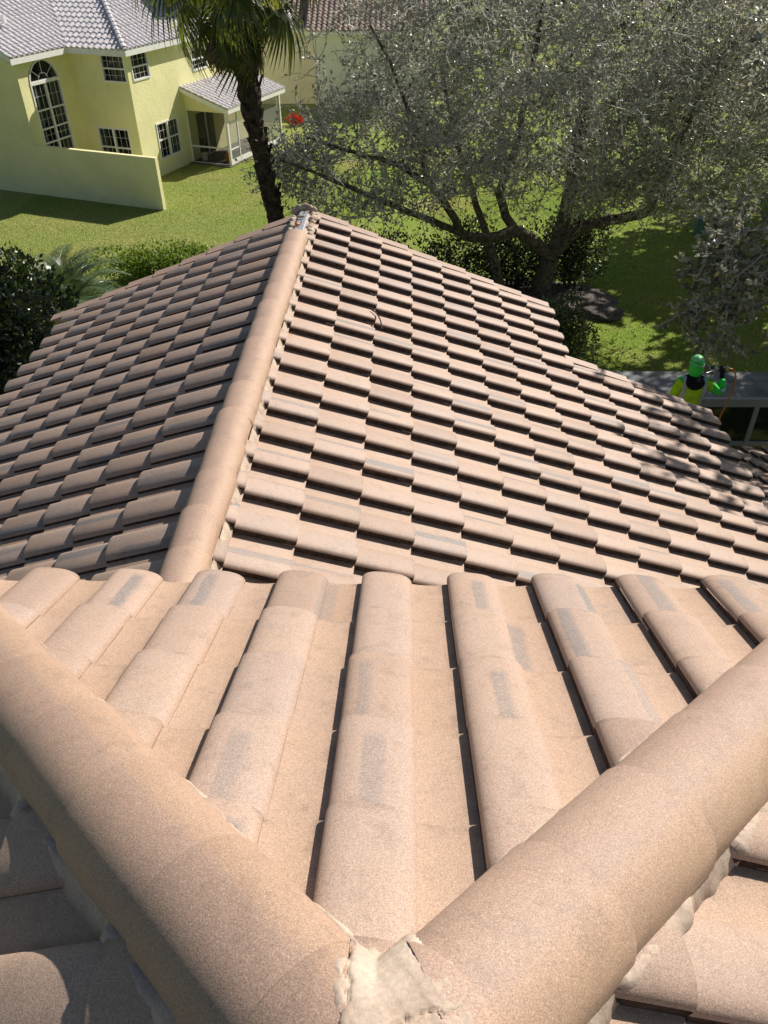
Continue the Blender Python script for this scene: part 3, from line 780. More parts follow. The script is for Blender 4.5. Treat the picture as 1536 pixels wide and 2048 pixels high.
tg = ell((4.5, 25, 7.2), (7.4, 5.6, 4.2), 880, .25, 3.3)+ell((-.6, 22.4, 4.9), (3.6, 2.4, 1.6), 130, .1, 3.4)+ell((7.6, 23.6, 5.6), (3.4, 2.6, 2.8), 190, .2, 3.2)
make_tree('spreading_tree', (4.62, 25.4, 0), limbs, tg, 'large spreading tree with forked grey trunk and sparse small leaves on the lawn', per=44, twigs=10, tl=(.5, 1.25), leafL=(.09, .16))
# overhanging tree at the right; its twigs hang into view and its crown dapples the roof
tg = ell((9.4, 12.8, 9.6), (4.6, 4.2, 3.4), 320, .1)+ell((12.3, 18.6, 9.0), (3.8, 4.0, 3.0), 420, .1)+ell((5.75, 12.6, 5.7), (1.15, 1.3, .9), 30, .05)+ell((5.0, 12.5, 4.9), (.5, .6, .6), 9, .05)
make_tree('overhanging_tree', (10.5, 13.5, 0), [([(10.5, 13.5, -.1), (10.4, 13.4, 3), (10.2, 13.2, 5.5), (9.8, 12.9, 8), (9.6, 12.8, 10.5)], .26, .08), ([(10.2, 13.2, 5.5), (8.6, 12.9, 6.4), (7.2, 12.7, 6.3), (5.9, 12.6, 5.9)], .10, .03), ([(10, 13, 7), (8, 11.6, 9), (7.2, 10.6, 11)], .10, .04), ([(10.3, 13.3, 5), (11, 15.5, 7), (12, 18, 8.6)], .13, .05)],
          tg, 'dark leafy twigs hanging in from the right edge above the lawn', per=115, twigs=7, tl=(.3, .8), leafL=(.09, .15))
for (bx, by, hh, rr_, lab) in ((17.5, 27.5, 6.2, 4.2, 'tree beyond the right edge whose shade crosses the near lawn'), (15.5, 34, 6.4, 3.3, 'grey green tree at the upper right corner behind the spreading tree'), (22.5, 41, 7, 5.0, 'dense tree far back at the upper right behind the lawn')):
    make_tree('shade_tree', (bx, by, 0), [([(bx, by, -.1), (bx+.1, by, 2), (bx-.1, by+.2, 4), (bx, by, hh+1.5)], .22, .06)], ell((bx, by, hh), (rr_, rr_, 3.6), 250, .05), lab, per=110, twigs=4, leafL=(.2, .34), tl=(.5, 1.0))
# background trees
bt = 0
for (bx, by, hh, rr_, lab) in ((6, 66, 4.5, 5.5, 'first far tree behind the crown of the spreading tree, right of the pale house'), (17, 70, 5, 6.0, 'second far tree right of the pale house beyond the lawn'), (29, 66, 5, 6.0, 'third far tree at the back of the lawn towards the right'),
                               (31, 52, 4.6, 5.0, 'round far tree nearest the right edge at the back'), (12, 86, 6, 6.5, 'farthest tree on the horizon behind the spreading tree'), (-2, 92, 6, 6.5, 'farthest tree on the horizon above the brown tile roof'), (24, 50, 3.4, 4.2, 'low bushy far tree between the shade trees')):
    make_tree('far_tree', (bx, by, 0), [([(bx, by, -.1), (bx, by, 2), (bx, by, hh+1)], .3, .1)], ell((bx, by, hh), (rr_, rr_, 4.2), 150, .4, .6), lab, leaf='fargreen', per=26, twigs=2, leafL=(.32, .5), tl=(.6, 1.2), group='far trees behind the lawn')

# ------------------------------------------------------------------ shrubs
def shrub(name, c, r, n, leaf, L, label, cat='shrub', group=None, lumps=9, stems=7):
    root = tag(empty(name, (c[0], c[1], 0)), label, cat, group)
    pts, drs = [], []
    blobs = [(np.array([R_.uniform(-.6, .6)*r[0], R_.uniform(-.6, .6)*r[1], r[2]*R_.uniform(.35, .78)]), R_.uniform(.38, .58)) for _ in range(lumps)]
    while len(pts) < n:
        bc, k = blobs[R_.randrange(lumps)]
        v = np.array([R_.gauss(0, 1) for _ in range(3)]); v /= np.linalg.norm(v); v *= R_.uniform(.72, 1.06)
        p = bc+v*np.array(r)*k
        if p[2] < .05: continue
        pts.append(p); drs.append(v*.7+np.array([R_.gauss(0, .6), R_.gauss(0, .6), R_.gauss(.3, .5)]))
    pts = np.array(pts); n = len(pts)
    leaf_obj('foliage', pts, np.array(drs), rng.uniform(L[0], L[1], n), rng.uniform(.3, .45, n)*L[0], leaf, root)
    mb = MB()
    for i in range(stems):
        bc, k = blobs[i % lumps]; mb.tube([(bc[0]*.2, bc[1]*.2, -.05), (bc[0]*.5, bc[1]*.5, bc[2]*.5), tuple(bc)], [.03, .022, .012], 5)
    mb.build('stems', 'bark', root, True); return root
shrub('lime_hedge', (-8.5, 26.9), (2.6, 1.0, .95), 11000, 'limeleaf', (.08, .13), 'bright lime green hedge beyond the left gable verge', 'hedge', lumps=16)
shrub('dark_shrub', (5.6, 25.9), (1.15, .9, 2.3), 5000, 'darkleaf', (.09, .15), 'tall dark glossy shrub right behind the forked tree trunk')
shrub('dark_shrub', (3.6, 26.0), (1.3, .8, 1.9), 4500, 'darkleaf', (.09, .15), 'dark shrub behind the tree between its two stems')
shrub('dark_shrub', (1.6, 25.6), (1.5, 1.0, 2.0), 4500, 'darkleaf', (.09, .15), 'dark shrub left of the second leaning stem above the gable verge')
shrub('dark_shrub', (-.6, 25.5), (1.4, 1.0, 1.7), 4000, 'darkleaf', (.09, .15), 'dark shrub farthest left of the row under the spreading tree')
shrub('leafy_shrub', (4.35, 20.6), (.95, 1.5, 1.7), 6500, 'midleaf', (.07, .12), 'leafy green shrub against the stepped right eave of the gable')
def dark_tree(c, lab, r, n, h):
    root = tag(empty('dark_tree', (c[0], c[1], 0)), lab, 'tree', 'dark trees at the left edge')
    blobs = [(np.array([R_.uniform(-.7, .7)*r, R_.uniform(-.7, .7)*r, h*R_.uniform(.35, .95)]), R_.uniform(.4, .62)*r) for _ in range(15)]
    pts, drs = [], []
    for _ in range(n):
        bc, k = R_.choice(blobs); v = np.array([R_.gauss(0, 1) for _ in range(3)]); v /= np.linalg.norm(v)
        pts.append(bc+v*k*R_.uniform(.6, 1.05)); drs.append(v+np.array([R_.gauss(0, .6), R_.gauss(0, .6), R_.gauss(0, .6)]))
    leaf_obj('crown', np.array(pts), np.array(drs), rng.uniform(.12, .2, n), rng.uniform(.035, .055, n), 'darkleaf', root)
    MB().tube([(0, 0, -.1), (.1, 0, h*.4), (0, .1, h*.8)], [.16, .12, .05], 8).build('trunk', 'bark', root, True)
dark_tree((-9.1, 15.3), 'dense dark tree at the left edge beside the lower gable eave', 1.9, 14000, 4.3)
dark_tree((-7.2, 12.4), 'dark leafy tree close under the left gable eave', 1.5, 9000, 2.6)
dark_tree((-10.6, 18.6), 'dark tree at the far left edge behind the feathery palm', 1.6, 9000, 3.6)

# ------------------------------------------------------------------ fan palm
def fan_mesh(name, mat_, seg=30, pet=1.3, bl=.85, droop=.6, spread=2.0, tipdroop=.55):
    mb = MB(); pts = []
    for i in range(6):
        t = i/5; pts.append(Vector((pet*t, 0, -droop*.35*t*t*pet)))
    mb.tube(pts, [.022, .02, .017, .015, .013, .011], 4)
    e = pts[-1]; base_dir = (pts[-1]-pts[-2]).normalized()
    for k in range(seg):
        a = spread*(2*k/(seg-1)-1); L = bl*(.72+.28*math.cos(a*.8))*R_.uniform(.9, 1.06)
        d = Vector((math.cos(a), math.sin(a), base_dir.z*math.cos(a)*.8)).normalized(); side = Vector((-math.sin(a), math.cos(a), 0))
        prev = None; tw = R_.uniform(-.3, .3)
        for j, t in enumerate((0, .25, .5, .72, .9, 1.0)):
            w = (.005, .024, .027, .018, .008, .001)[j]*bl
            c = e+d*(L*t*(1-.22*t*t))+Vector((0, 0, -tipdroop*L*t**2.4*(1+tw)))+Vector((0, 0, .05*(1 if k % 2 else -1)*t*(1-t)))
            q = [c-side*w, c+side*w]
            if prev: mb.add([prev[0], prev[1], q[1], q[0]], [(0, 1, 2, 3)])
            prev = q
    me = mb.mesh(name); me.materials.append(M[mat_]); return me
FAN = [fan_mesh('frond', 'frond', droop=.5, tipdroop=.55), fan_mesh('frond', 'frond', droop=.9, tipdroop=.8), fan_mesh('frond', 'frond', droop=.7, tipdroop=.7, spread=1.7)]
DEAD = [fan_mesh('dead_frond', 'deadfrond', seg=26, droop=.3, tipdroop=.2, spread=.6, bl=1.1, pet=.8), fan_mesh('dead_frond', 'deadfrond', seg=22, droop=.2, tipdroop=.1, spread=.4, bl=1.0, pet=.9)]
PB = Vector((-2.75, 21, 0))
palm = tag(empty('fan_palm', PB), 'tall fan palm with dark rough trunk in front of the yellow house', 'palm tree')
tr = [Vector((-2.75, 21, -.1)), Vector((-3.1, 21, 2)), Vector((-3.46, 21, 4.0)), Vector((-3.62, 21, 5.2)), Vector((-3.79, 21, 6.4)), Vector((-3.84, 21, 7.4)), Vector((-3.93, 21, 9.9))]
q = subdiv(tr, 6, .012); mb = MB(); mb.tube([p-PB for p in q], [(.215+.03*math.sin(i*1.9)+(.06 if i > 24 else 0)) for i in range(len(q))], 14); mb.build('trunk', 'palmbark', palm, True)
bm_ = MB(); bx_ = MB(); bx_.add([(-.07, 0, 0), (.07, 0, 0), (.045, .10, .26), (-.045, .10, .26), (-.06, -.05, .02), (.06, -.05, .02), (.035, .03, .28), (-.035, .03, .28)], [(0, 1, 2, 3), (4, 7, 6, 5), (0, 3, 7, 4), (1, 5, 6, 2), (3, 2, 6, 7)])
boot = bx_.mesh('leaf_base'); boot.materials.append(M['palmbark'])
for i in range(120):
    t = i/120; z = 3.6+5.4*t
    k = min(range(len(q)), key=lambda a: abs(q[a].z-z)); a = i*2.4+R_.uniform(-.2, .2)
    o = bpy.data.objects.new('leaf_base', boot); C.objects.link(o); o.parent = palm
    rr2 = .20+(.07 if z > 7 else .0)
    o.location = q[k]-PB+Vector((rr2*math.cos(a), rr2*math.sin(a), (z-q[k].z))); o.rotation_euler = (R_.uniform(-.1, .25), 0, a-math.pi/2); s = R_.uniform(.7, 1.05); o.scale = (s, s, s)
top = tr[-1]-PB+Vector((0, 0, .4))
for i in range(32):
    a = i*2.399; el = .95-1.9*(i/31)                      # young ones up, old ones hanging
    o = bpy.data.objects.new('frond', FAN[i % 3]); C.objects.link(o); o.parent = palm
    o.matrix_basis = Matrix.Translation(top+Vector((0, 0, .25-.6*(i/31)))) @ Matrix.Rotation(a, 4, 'Z') @ Matrix.Rotation(-el, 4, 'Y') @ Matrix.Rotation(R_.uniform(-.4, .4), 4, 'X') @ Matrix.Scale(R_.uniform(1.2, 1.5), 4)
for i in range(22):
    a = i*2.399+.7; o = bpy.data.objects.new('dead_frond', DEAD[i % 2]); C.objects.link(o); o.parent = palm
    o.matrix_basis = Matrix.Translation(top+Vector((.22*math.cos(a), .22*math.sin(a), -.55-R_.uniform(0, .8)))) @ Matrix.Rotation(a, 4, 'Z') @ Matrix.Rotation(1.2+R_.uniform(-.12, .2), 4, 'Y') @ Matrix.Rotation(R_.uniform(-.5, .5), 4, 'X') @ Matrix.Scale(1.1, 4)

# feathery palm at the left
def pinnate(name, L=2.3, n=46):
    mb = MB(); pts = []
    for i in range(13):
        t = i/12; pts.append(Vector((L*t*(1-.12*t*t), 0, L*(.28*t-.55*t*t*t))))
    mb.tube(pts, [.026*(1-.85*i/12) for i in range(13)], 4)
    for k in range(n):
        t = .14+.86*k/n; i = min(11, int(t*12)); p = pts[i].lerp(pts[i+1], t*12-i); d = (pts[i+1]-pts[i]).normalized()
        l = .52*math.sin(math.pi*(.12+.83*t))**.7
        for s in (1, -1):
            v = (d*.65+Vector((0, s*.85, .22))).normalized(); w = d*.014
            m1 = p+v*l*.5+Vector((0, 0, -.01)); e = p+v*l+Vector((0, 0, -.16*l))
            mb.add([p-w, p+w, m1+w*1.1, m1-w*1.1, e], [(0, 1, 2, 3), (3, 2, 4)])
    me = mb.mesh(name); me.materials.append(M['datefrond']); return me
PIN = [pinnate('frond'), pinnate('frond', 1.9, 40)]
SB = Vector((-9.9, 21.6, 0))
sago = tag(empty('feathery_palm', SB), 'low feathery palm with arching silvery fronds beyond the left eave', 'palm tree')
MB().tube([(0, 0, -.1), (.02, 0, .5), (0, 0, 1.15)], [.17, .15, .13], 10).build('trunk', 'palmbark', sago, True)
for i in range(30):
    a = i*2.399; el = 1.25-1.25*(i/29)
    o = bpy.data.objects.new('frond', PIN[i % 2]); C.objects.link(o); o.parent = sago
    o.matrix_basis = Matrix.Translation((0, 0, 1.1)) @ Matrix.Rotation(a, 4, 'Z') @ Matrix.Rotation(-el, 4, 'Y') @ Matrix.Rotation(R_.uniform(-.3, .3), 4, 'X')

# mulch bed under the tree
m = MB(); NR_, NA = 10, 40
for i in range(NR_+1):
    for j in range(NA):
        a = 2*math.pi*j/NA; r = i/NR_*2.55*(1+.06*wob(a, 3, 1)+.03*wob(a, 8, 2)); m.v.append((4.45+r*math.cos(a)*.98, 24.95+r*math.sin(a)*.72, .006+.14*max(0, 1-(i/NR_)**3)+(.02*wob(a*5+i, 1, 1) if 0 < i < NR_ else 0)))
for i in range(NR_):
    for j in range(NA): m.f.append((i*NA+j, (i+1)*NA+j, (i+1)*NA+(j+1) % NA, i*NA+(j+1) % NA))
tag(m.build('mulch_bed', 'mulch', None, True), kind='structure')
bld = lump('boulder', (0, 0, 0), .55, 'mulch', None, 4.2, (1.25, 1, .26), 3); bld.location = (6.25, 23.9, .06)
tag(bld, 'low grey boulder at the rim of the mulch bed right of the trunk', 'rock')

# ------------------------------------------------------------------ neighbour's yellow house (local frame: x along the front, y into depth)
YB = Vector((-10.502, 34.545, 0)); YR = math.atan2(-.34693, .93789)
yh = tag(empty('yellow_house', YB, YR), 'two storey yellow stucco house with pale grey tile roof and arched window', 'house')
SA, SC, DW, EV = -6.264, -3.2, 3.35, 5.40
def wall_plane(mb, org, ud, zt, u1, holes, nd, dep=.14):
    """upright wall from org along ud; holes = (u0,u1,z0,z1); nd = inward direction for the reveals"""
    org, ud, nd = Vector(org), Vector(ud), Vector(nd)
    us = sorted({0, u1, *[h[0] for h in holes], *[h[1] for h in holes]}); zs = sorted({0, zt, *[h[2] for h in holes], *[h[3] for h in holes]})
    P = lambda u, z, d=0: org+ud*u+Vector((0, 0, z))+nd*d
    for i in range(len(us)-1):
        for j in range(len(zs)-1):
            uc, zc = (us[i]+us[i+1])/2, (zs[j]+zs[j+1])/2
            if any(h[0] < uc < h[1] and h[2] < zc < h[3] for h in holes): continue
            mb.quad(P(us[i], zs[j]), P(us[i+1], zs[j]), P(us[i+1], zs[j+1]), P(us[i], zs[j+1]))
    for a, b, c, d in holes:
        if b-a < .2:
            mb.quad(P(a, d), P(b, d), P(b, d, dep), P(a, d, dep)); continue
        mb.quad(P(a, c), P(b, c), P(b, c, dep), P(a, c, dep)); mb.quad(P(a, d), P(b, d), P(b, d, dep), P(a, d, dep))
        mb.quad(P(a, c), P(a, d), P(a, d, dep), P(a, c, dep)); mb.quad(P(b, c), P(b, d), P(b, d, dep), P(b, c, dep))
def window(org, ud, nd, u0, u1, z0, z1, parent, cols=1, split=.5, muntins=(3, 2), curtain=0, arch=None, bars=None):
    org, ud, nd = Vector(org), Vector(ud), Vector(nd)
    P = lambda u, z, d: org+ud*u+Vector((0, 0, z))+nd*d
    def bar(mb, ua, ub, za, zb, d0, d1):
        pts = [P(u, z, d) for d in (d0, d1) for (u, z) in ((ua, za), (ub, za), (ub, zb), (ua, zb))]
        mb.add(pts, [(0, 1, 2, 3), (7, 6, 5, 4), (0, 4, 5, 1), (1, 5, 6, 2), (2, 6, 7, 3), (3, 7, 4, 0)])
    f = MB(); w = .07
    bar(f, u0, u0+w, z0, z1, -.03, .12); bar(f, u1-w, u1, z0, z1, -.03, .12); bar(f, u0+w, u1-w, z0, z0+w, -.04, .12); bar(f, u0+w, u1-w, z1-w, z1, -.03, .12)
    win = f.build('window', 'white', parent)
    g = MB(); g.quad(P(u0+w, z0+w, .075), P(u1-w, z0+w, .075), P(u1-w, z1-w, .075), P(u0+w, z1-w, .075)); g.build('pane', 'glass', win)
    uw = (u1-u0)/cols
    for c in range(1, cols):
        b = MB(); bar(b, u0+uw*c-.045, u0+uw*c+.045, z0+w, z1-w, -.02, .11); b.build('mullion', 'white', win)
    zs = [z0+(z1-z0)*split] if bars is None else bars
    for z in zs:
        b = MB(); bar(b, u0+w, u1-w, z-.03, z+.03, -.01, .10); b.build('sash_bar', 'white', win)
    lv = [z0]+list(zs)+[z1]
    b = MB()
    for c in range(cols):
        for k in range(1, muntins[0]):
            u = u0+uw*c+uw*k/muntins[0]; bar(b, u-.005, u+.005, z0+w, z1-w, .055, .07)
    for i in range(len(lv)-1):
        for k in range(1, muntins[1]):
            z = lv[i]+(lv[i+1]-lv[i])*k/muntins[1]; bar(b, u0+w, u1-w, z-.005, z+.005, .056, .069)
    b.build('muntins', 'white', win)
    bk = MB(); bk.box((0, 0, 0), (0, 0, 0)) if False else [bk.quad(*q4) for q4 in ((P(u0, z0, .6), P(u1, z0, .6), P(u1, z1, .6), P(u0, z1, .6)), (P(u0, z0, .13), P(u0, z0, .6), P(u0, z1, .6), P(u0, z1, .13)), (P(u1, z0, .13), P(u1, z0, .6), P(u1, z1, .6), P(u1, z1, .13)), (P(u0, z0, .13), P(u1, z0, .13), P(u1, z0, .6), P(u0, z0, .6)), (P(u0, z1, .13), P(u1, z1, .13), P(u1, z1, .6), P(u0, z1, .6)))]; bk.build('dark_room', 'dark', win)
    for (ca, cb) in {0: (), 1: ((.0, .28), (.74, 1.0)), 2: ((.55, 1.0),), 3: ((0, .22),)}[curtain]:
        cm = MB(); n = 14; a, b2 = u0+(u1-u0)*ca, u0+(u1-u0)*cb
        for i in range(n+1):
            u = a+(b2-a)*i/n; d = .2+.03*math.sin(i*1.7)
            cm.v += [tuple(P(u, z0, d)), tuple(P(u, z1, d))]
        cm.f = [(2*i, 2*i+2, 2*i+3, 2*i+1) for i in range(n)]; cm.build('curtain', 'curtain', win, True)
    return win
X_, Y_, Z_ = (1, 0, 0), (0, 1, 0), (0, 0, 1)
# front block W1 and its side W2 with the arched window
ARC = 1.53; RAD = .93; SPR = 4.42
arch_holes = [(.60, 2.46, .9, SPR)]
NSL = 16
for i in range(NSL):
    a, b = -RAD+2*RAD*i/NSL, -RAD+2*RAD*(i+1)/NSL; mdl = (a+b)/2
    arch_holes.append((ARC+a, ARC+b, SPR, SPR+.84*math.sqrt(1-(mdl/RAD)**2)))
w = MB(); wall_plane(w, (-16, 0, 0), X_, EV, 16+SA, [], Y_)
w.build('wall', 'yellow', yh)
w = MB(); wall_plane(w, (SA, 0, 0), Y_, EV, DW, arch_holes, (-1, 0, 0), .16); w.build('wall', 'yellow', yh)
w = MB(); wall_plane(w, (SA, DW, 0), X_, EV, SC-SA, [(1.70, 3.0, 4.2, 5.30), (.74, 2.54, .75, 2.31)], Y_); w.build('wall', 'yellow', yh)
w = MB(); wall_plane(w, (SC, DW, 0), Y_, EV, 11.5, [(.30, 1.60, 4.22, 5.31), (1.36, 3.2, .70, 2.3), (5.05, 6.4, 3.95, 4.9)], (-1, 0, 0)); w.build('wall', 'yellow', yh)
w = MB(); w.quad((-16, 0, 0), (-16, 15, 0), (-16, 15, EV), (-16, 0, EV)); w.quad((-16, 14.85, 0), (SC, 14.85, 0), (SC, 14.85, EV), (-16, 14.85, EV)); w.build('wall', 'yellow', yh)
aw = window((SA, 0, 0), Y_, (-1, 0, 0), .60, 2.46, .9, SPR, yh, 2, muntins=(3, 2), curtain=1, bars=(2.05, 2.62, 3.36))
# fan light
f = MB(); g = MB(); cpt = []
for i in range(25):
    a = math.pi*i/24; cpt.append((ARC-RAD*math.cos(a), SPR+.86*math.sin(a)))
for i in range(24):
    (u0_, z0_), (u1_, z1_) = cpt[i], cpt[i+1]
    k = .92
    iu0, iz0, iu1, iz1 = ARC+(u0_-ARC)*k, SPR+(z0_-SPR)*k, ARC+(u1_-ARC)*k, SPR+(z1_-SPR)*k
    f.quad((SA+.03, u0_, z0_), (SA+.03, u1_, z1_), (SA+.03, iu1, iz1), (SA+.03, iu0, iz0)); f.quad((SA+.03, iu0, iz0), (SA+.03, iu1, iz1), (SA-.1, iu1, iz1), (SA-.1, iu0, iz0))
    g.add([(SA-.07, ARC, SPR), (SA-.07, iu0, iz0), (SA-.07, iu1, iz1)], [(0, 1, 2)])
fl = f.build('fanlight', 'white', yh); g.build('pane', 'glass', fl)
b = MB(); b.box((SA-.1, .6, SPR-.06), (SA+.035, 2.46, SPR+.07))
for a in (.7, 1.57, 2.44): b.tube([(SA-.05, ARC-.28*math.cos(a), SPR+.28*math.sin(a)), (SA-.05, ARC-RAD*.92*math.cos(a), SPR+.80*math.sin(a))], .014, 4)
b.tube([(SA-.05, ARC-.30*math.cos(math.pi*i/12), SPR+.05+.28*math.sin(math.pi*i/12)) for i in range(13)], .014, 4); b.build('glazing_bars', 'white', fl)
bk = MB(); bk.quad((SA-.7, .3, 4.0), (SA-.7, 2.8, 4.0), (SA-.7, 2.8, 5.35), (SA-.7, .3, 5.35)); bk.build('dark_room', 'dark', fl)
window((SA, DW, 0), X_, Y_, 1.70, 3.0, 4.2, 5.30, yh, 1, muntins=(4, 2), curtain=2)
window((SA, DW, 0), X_, Y_, .74, 2.54, .75, 2.31, yh, 2, .45, (3, 2), 3)
window((SC, DW, 0), Y_, (-1, 0, 0), .30, 1.60, 4.22, 5.31, yh, 1, muntins=(4, 2), curtain=0)
window((SC, DW, 0), Y_, (-1, 0, 0), 1.36, 3.2, .70, 2.3, yh, 2, .52, (3, 2), 2)
window((SC, DW, 0), Y_, (-1, 0, 0), 5.05, 6.4, 3.95, 4.9, yh, 1, muntins=(4, 2), curtain=1)
# far-roof tiles: real corrugated courses, joined (too small to pick apart)
def far_roof(name, org, ud, dd, width, length, keep, parent, m, TWf=.31, TEf=.345):
    """org = eave corner; ud along the eave; dd up the slope (unit); keep = list of (point, normal) to cut away the outer side"""
    org, ud, dd = Vector(org), Vector(ud), Vector(dd); nn = ud.cross(dd).normalized()
    if nn.z < 0: nn = -nn
    mb = MB(); nc = int(width/TWf)+1; nr = int(length/TEf)+1
    us = []
    for c in range(nc):
        for t, h in ((0, .012), (.02, .05), (.17, .075), (.38, .07), (.55, .03), (.6, .006), (.8, .0)): us.append((min(width, (c+t)*TWf), h))
    for r in range(nr):
        k = len(mb.v); a0, a1 = r*TEf, min(length, (r+1)*TEf)
        for u, h in us:
            mb.v += [tuple(org+ud*u+dd*a0+nn*(h-.03)), tuple(org+ud*u+dd*a0+nn*(h+.035)), tuple(org+ud*u+dd*a1+nn*h)]
        for i in range(len(us)-1):
            q_ = k+3*i; mb.f += [(q_, q_+3, q_+4, q_+1), (q_+1, q_+4, q_+5, q_+2)]
    bm = bmesh.new(); bm.from_mesh(mb.mesh('tmp'))
    for co, no in keep:
        bmesh.ops.bisect_plane(bm, geom=bm.verts[:]+bm.edges[:]+bm.faces[:], plane_co=Vector(co), plane_no=Vector(no).normalized(), clear_outer=True)
    me = bpy.data.meshes.new(name); bm.to_mesh(me); bm.free(); me.materials.append(M[m])
    o = link(bpy.data.objects.new(name, me), parent); return o
SL = .5; ct = 1/math.sqrt(1+SL*SL); st = SL*ct; ZE = 5.52
E2, E3, E4 = SA+.30, DW-.35, SC+.35
VS, VD = E2, E3                                          # valley foot
far_roof('roof', (E2, -.45, ZE), (0, 1, 0), (-ct, 0, st), 12, (E2+9.4)/ct, [((VS, VD, 0), (1, 1, 0)), ((-9.4, 0, 0), (-1, 0, 0))], yh, 'greyroof')
far_roof('roof', (-11, E3, ZE), (1, 0, 0), (0, ct, st), 9, 4.6, [((VS, VD, 0), (-1, -1, 0)), ((E4, E3, 0), (1, 1, 0))], yh, 'greyroof')
far_roof('roof', (E4, E3, ZE), (0, 1, 0), (-ct, 0, st), 12.5, 4.3, [((E4, E3, 0), (-1, -1, 0))], yh, 'greyroof')
far_roof('roof', (-16, 15, ZE), (1, 0, 0), (0, -ct, st), 13, 6, [], yh, 'greyroof')
m = MB(); m.quad((-9.4, -.45, ZE+(E2+9.4)*SL), (-9.4, 14, ZE+(E2+9.4)*SL), (-13, 14, ZE+.8), (-13, -.45, ZE+.8)); m.build('roof_back', 'greyroof', yh)
# hip tiles
hm = MB(); pr = [(-.12, 0), (-.09, .07), (0, .10), (.09, .07), (.12, 0)]
for s, y in ((.85, 0), (1.0, .40)): hm.v += [(a*s, y, b_*s) for a, b_ in pr]
hm.f = [(i, i+1, i+6, i+5) for i in range(4)]+[(9, 8, 7, 6, 5)]
hme = hm.mesh('ridge_tile'); hme.materials.append(M['greyroof'])
hd = Vector((1, -1, -SL)).normalized(); ha = hd.cross(Vector((0, 0, 1))).normalized(); hu = ha.cross(hd)
for k in range(15):
    o = bpy.data.objects.new('ridge_tile', hme); C.objects.link(o); o.parent = yh
    o.matrix_basis = frame(ha, hd, hu, Vector((E4-.08, E3+.08, ZE+.08))-hd*(.42+.36*k)) @ Matrix.Rotation(.05, 4, 'X')
rd = Vector((0, -1, 0))
for k in range(24):
    o = bpy.data.objects.new('ridge_tile', hme); C.objects.link(o); o.parent = yh
    o.matrix_basis = frame((-1, 0, 0), rd, (0, 0, 1), Vector((-9.4, .0+.36*k, ZE+(E2+9.4)*SL+.03))) @ Matrix.Rotation(.05, 4, 'X')
# fascias and soffits
for a, b_ in (((E2-.06, -.45, EV-.10), (E2, VD+.0, ZE-.0)), ((VS-.05, E3, EV-.10), (E4, E3+.06, ZE)), ((E4-.06, E3+.07, EV-.10), (E4, 14.9, ZE))):
    m = MB(); m.box(a, b_); m.build('fascia', 'white', yh)
m = MB(); m.quad((SA, -.4, EV-.02), (E2-.07, -.4, EV-.02), (E2-.07, DW, EV-.02), (SA, DW, EV-.02)); m.quad((SA, E3+.07, EV-.03), (E4-.07, E3+.07, EV-.03), (E4-.07, DW, EV-.03), (SA, DW, EV-.03)); m.quad((SC, DW, EV-.02), (E4-.07, DW, EV-.02), (E4-.07, 14.8, EV-.02), (SC, 14.8, EV-.02)); m.build('soffit', 'white', yh)
m = MB(); m.add([(E2, -.47, ZE-.14), (E2, -.47, ZE+.02), (-9.4, -.47, ZE+.02+(E2+9.4)*SL), (-9.4, -.47, ZE-.14+(E2+9.4)*SL)], [(0, 1, 2, 3)]); m.add([(SA, -.002, EV), (-9.4, -.002, ZE+(SA+9.4)*SL+.0), (-13, -.002, EV)], [(0, 1, 2)]); m.build('gable_trim', 'white', yh)
m = MB(); m.box((-7.6, 1.3, 6.55), (-7.45, 1.45, 6.85)); m.build('vent_pipe', 'white', yh)
# screened porch on the side wall
PD0, PD1, PS = 7.30, 12.75, -.92
prp = MB(); 
pr_l = math.hypot(PS+.3-SC, .85); pdd = Vector((-(PS+.3-SC), 0, .85)).normalized()
far_roof('porch_roof', (PS+.3, PD0-.25, 2.62), (0, 1, 0), pdd, PD1-PD0+.5, pr_l, [], yh, 'greyroof')
m = MB(); m.box((PS+.24, PD0-.25, 2.44), (PS+.30, PD1+.25, 2.60)); m.build('porch_fascia', 'white', yh)
m = MB(); m.add([(PS+.24, PD0-.27, 2.42), (PS+.3, PD0-.27, 2.62), (SC, PD0-.27, 3.47), (SC, PD0-.27, 3.27)], [(0, 1, 2, 3)]); m.build('porch_fascia', 'white', yh)
m = MB(); m.add([(PS, PD0, 2.42), (SC, PD0, 2.42), (SC, PD0, 3.35), (PS, PD0, 2.5)], [(0, 1, 2, 3)]); m.build('porch_gable', 'yellow', yh)
for (x, y, w_) in ((PS, PD0, .06), (PS, PD1, .05), (SC+.05, PD0, .03), (PS, PD0+.95, .03), (PS, PD0+3.2, .03)):
    m = MB(); m.box((x-w_, y-w_, 0), (x+w_, y+w_, 2.44)); m.build('porch_post', 'white', yh)
for z in (.75, 1.95):
    m = MB(); m.box((PS-.025, PD0+.07, z-.03), (PS+.025, PD0+.92, z+.03)); m.build('porch_rail', 'white', yh)
m = MB(); m.box((SC+.09, PD0-.025, .78), (PS-.07, PD0+.025, .84)); m.build('porch_rail', 'white', yh)
m = MB(); m.box((SC+.09, PD0-.03, .0), (PS-.07, PD0+.03, .07)); m.build('porch_rail', 'white', yh)
m = MB(); m.box((PS-.03, PD0+.07, .0), (PS+.03, PD1-.06, .28)); m.build('porch_kick_plate', 'white', yh)
m = MB(); m.quad((PS+.004, PD0+.07, .28), (PS+.004, PD1-.06, .28), (PS+.004, PD1-.06, 2.44), (PS+.004, PD0+.07, 2.44)); m.build('porch_screen', 'screen', yh)
m = MB(); m.quad((SC+.09, PD0+.004, .07), (PS-.07, PD0+.004, .07), (PS-.07, PD0+.004, 2.42), (SC+.09, PD0+.004, 2.42)); m.build('porch_screen', 'screen_front', yh)
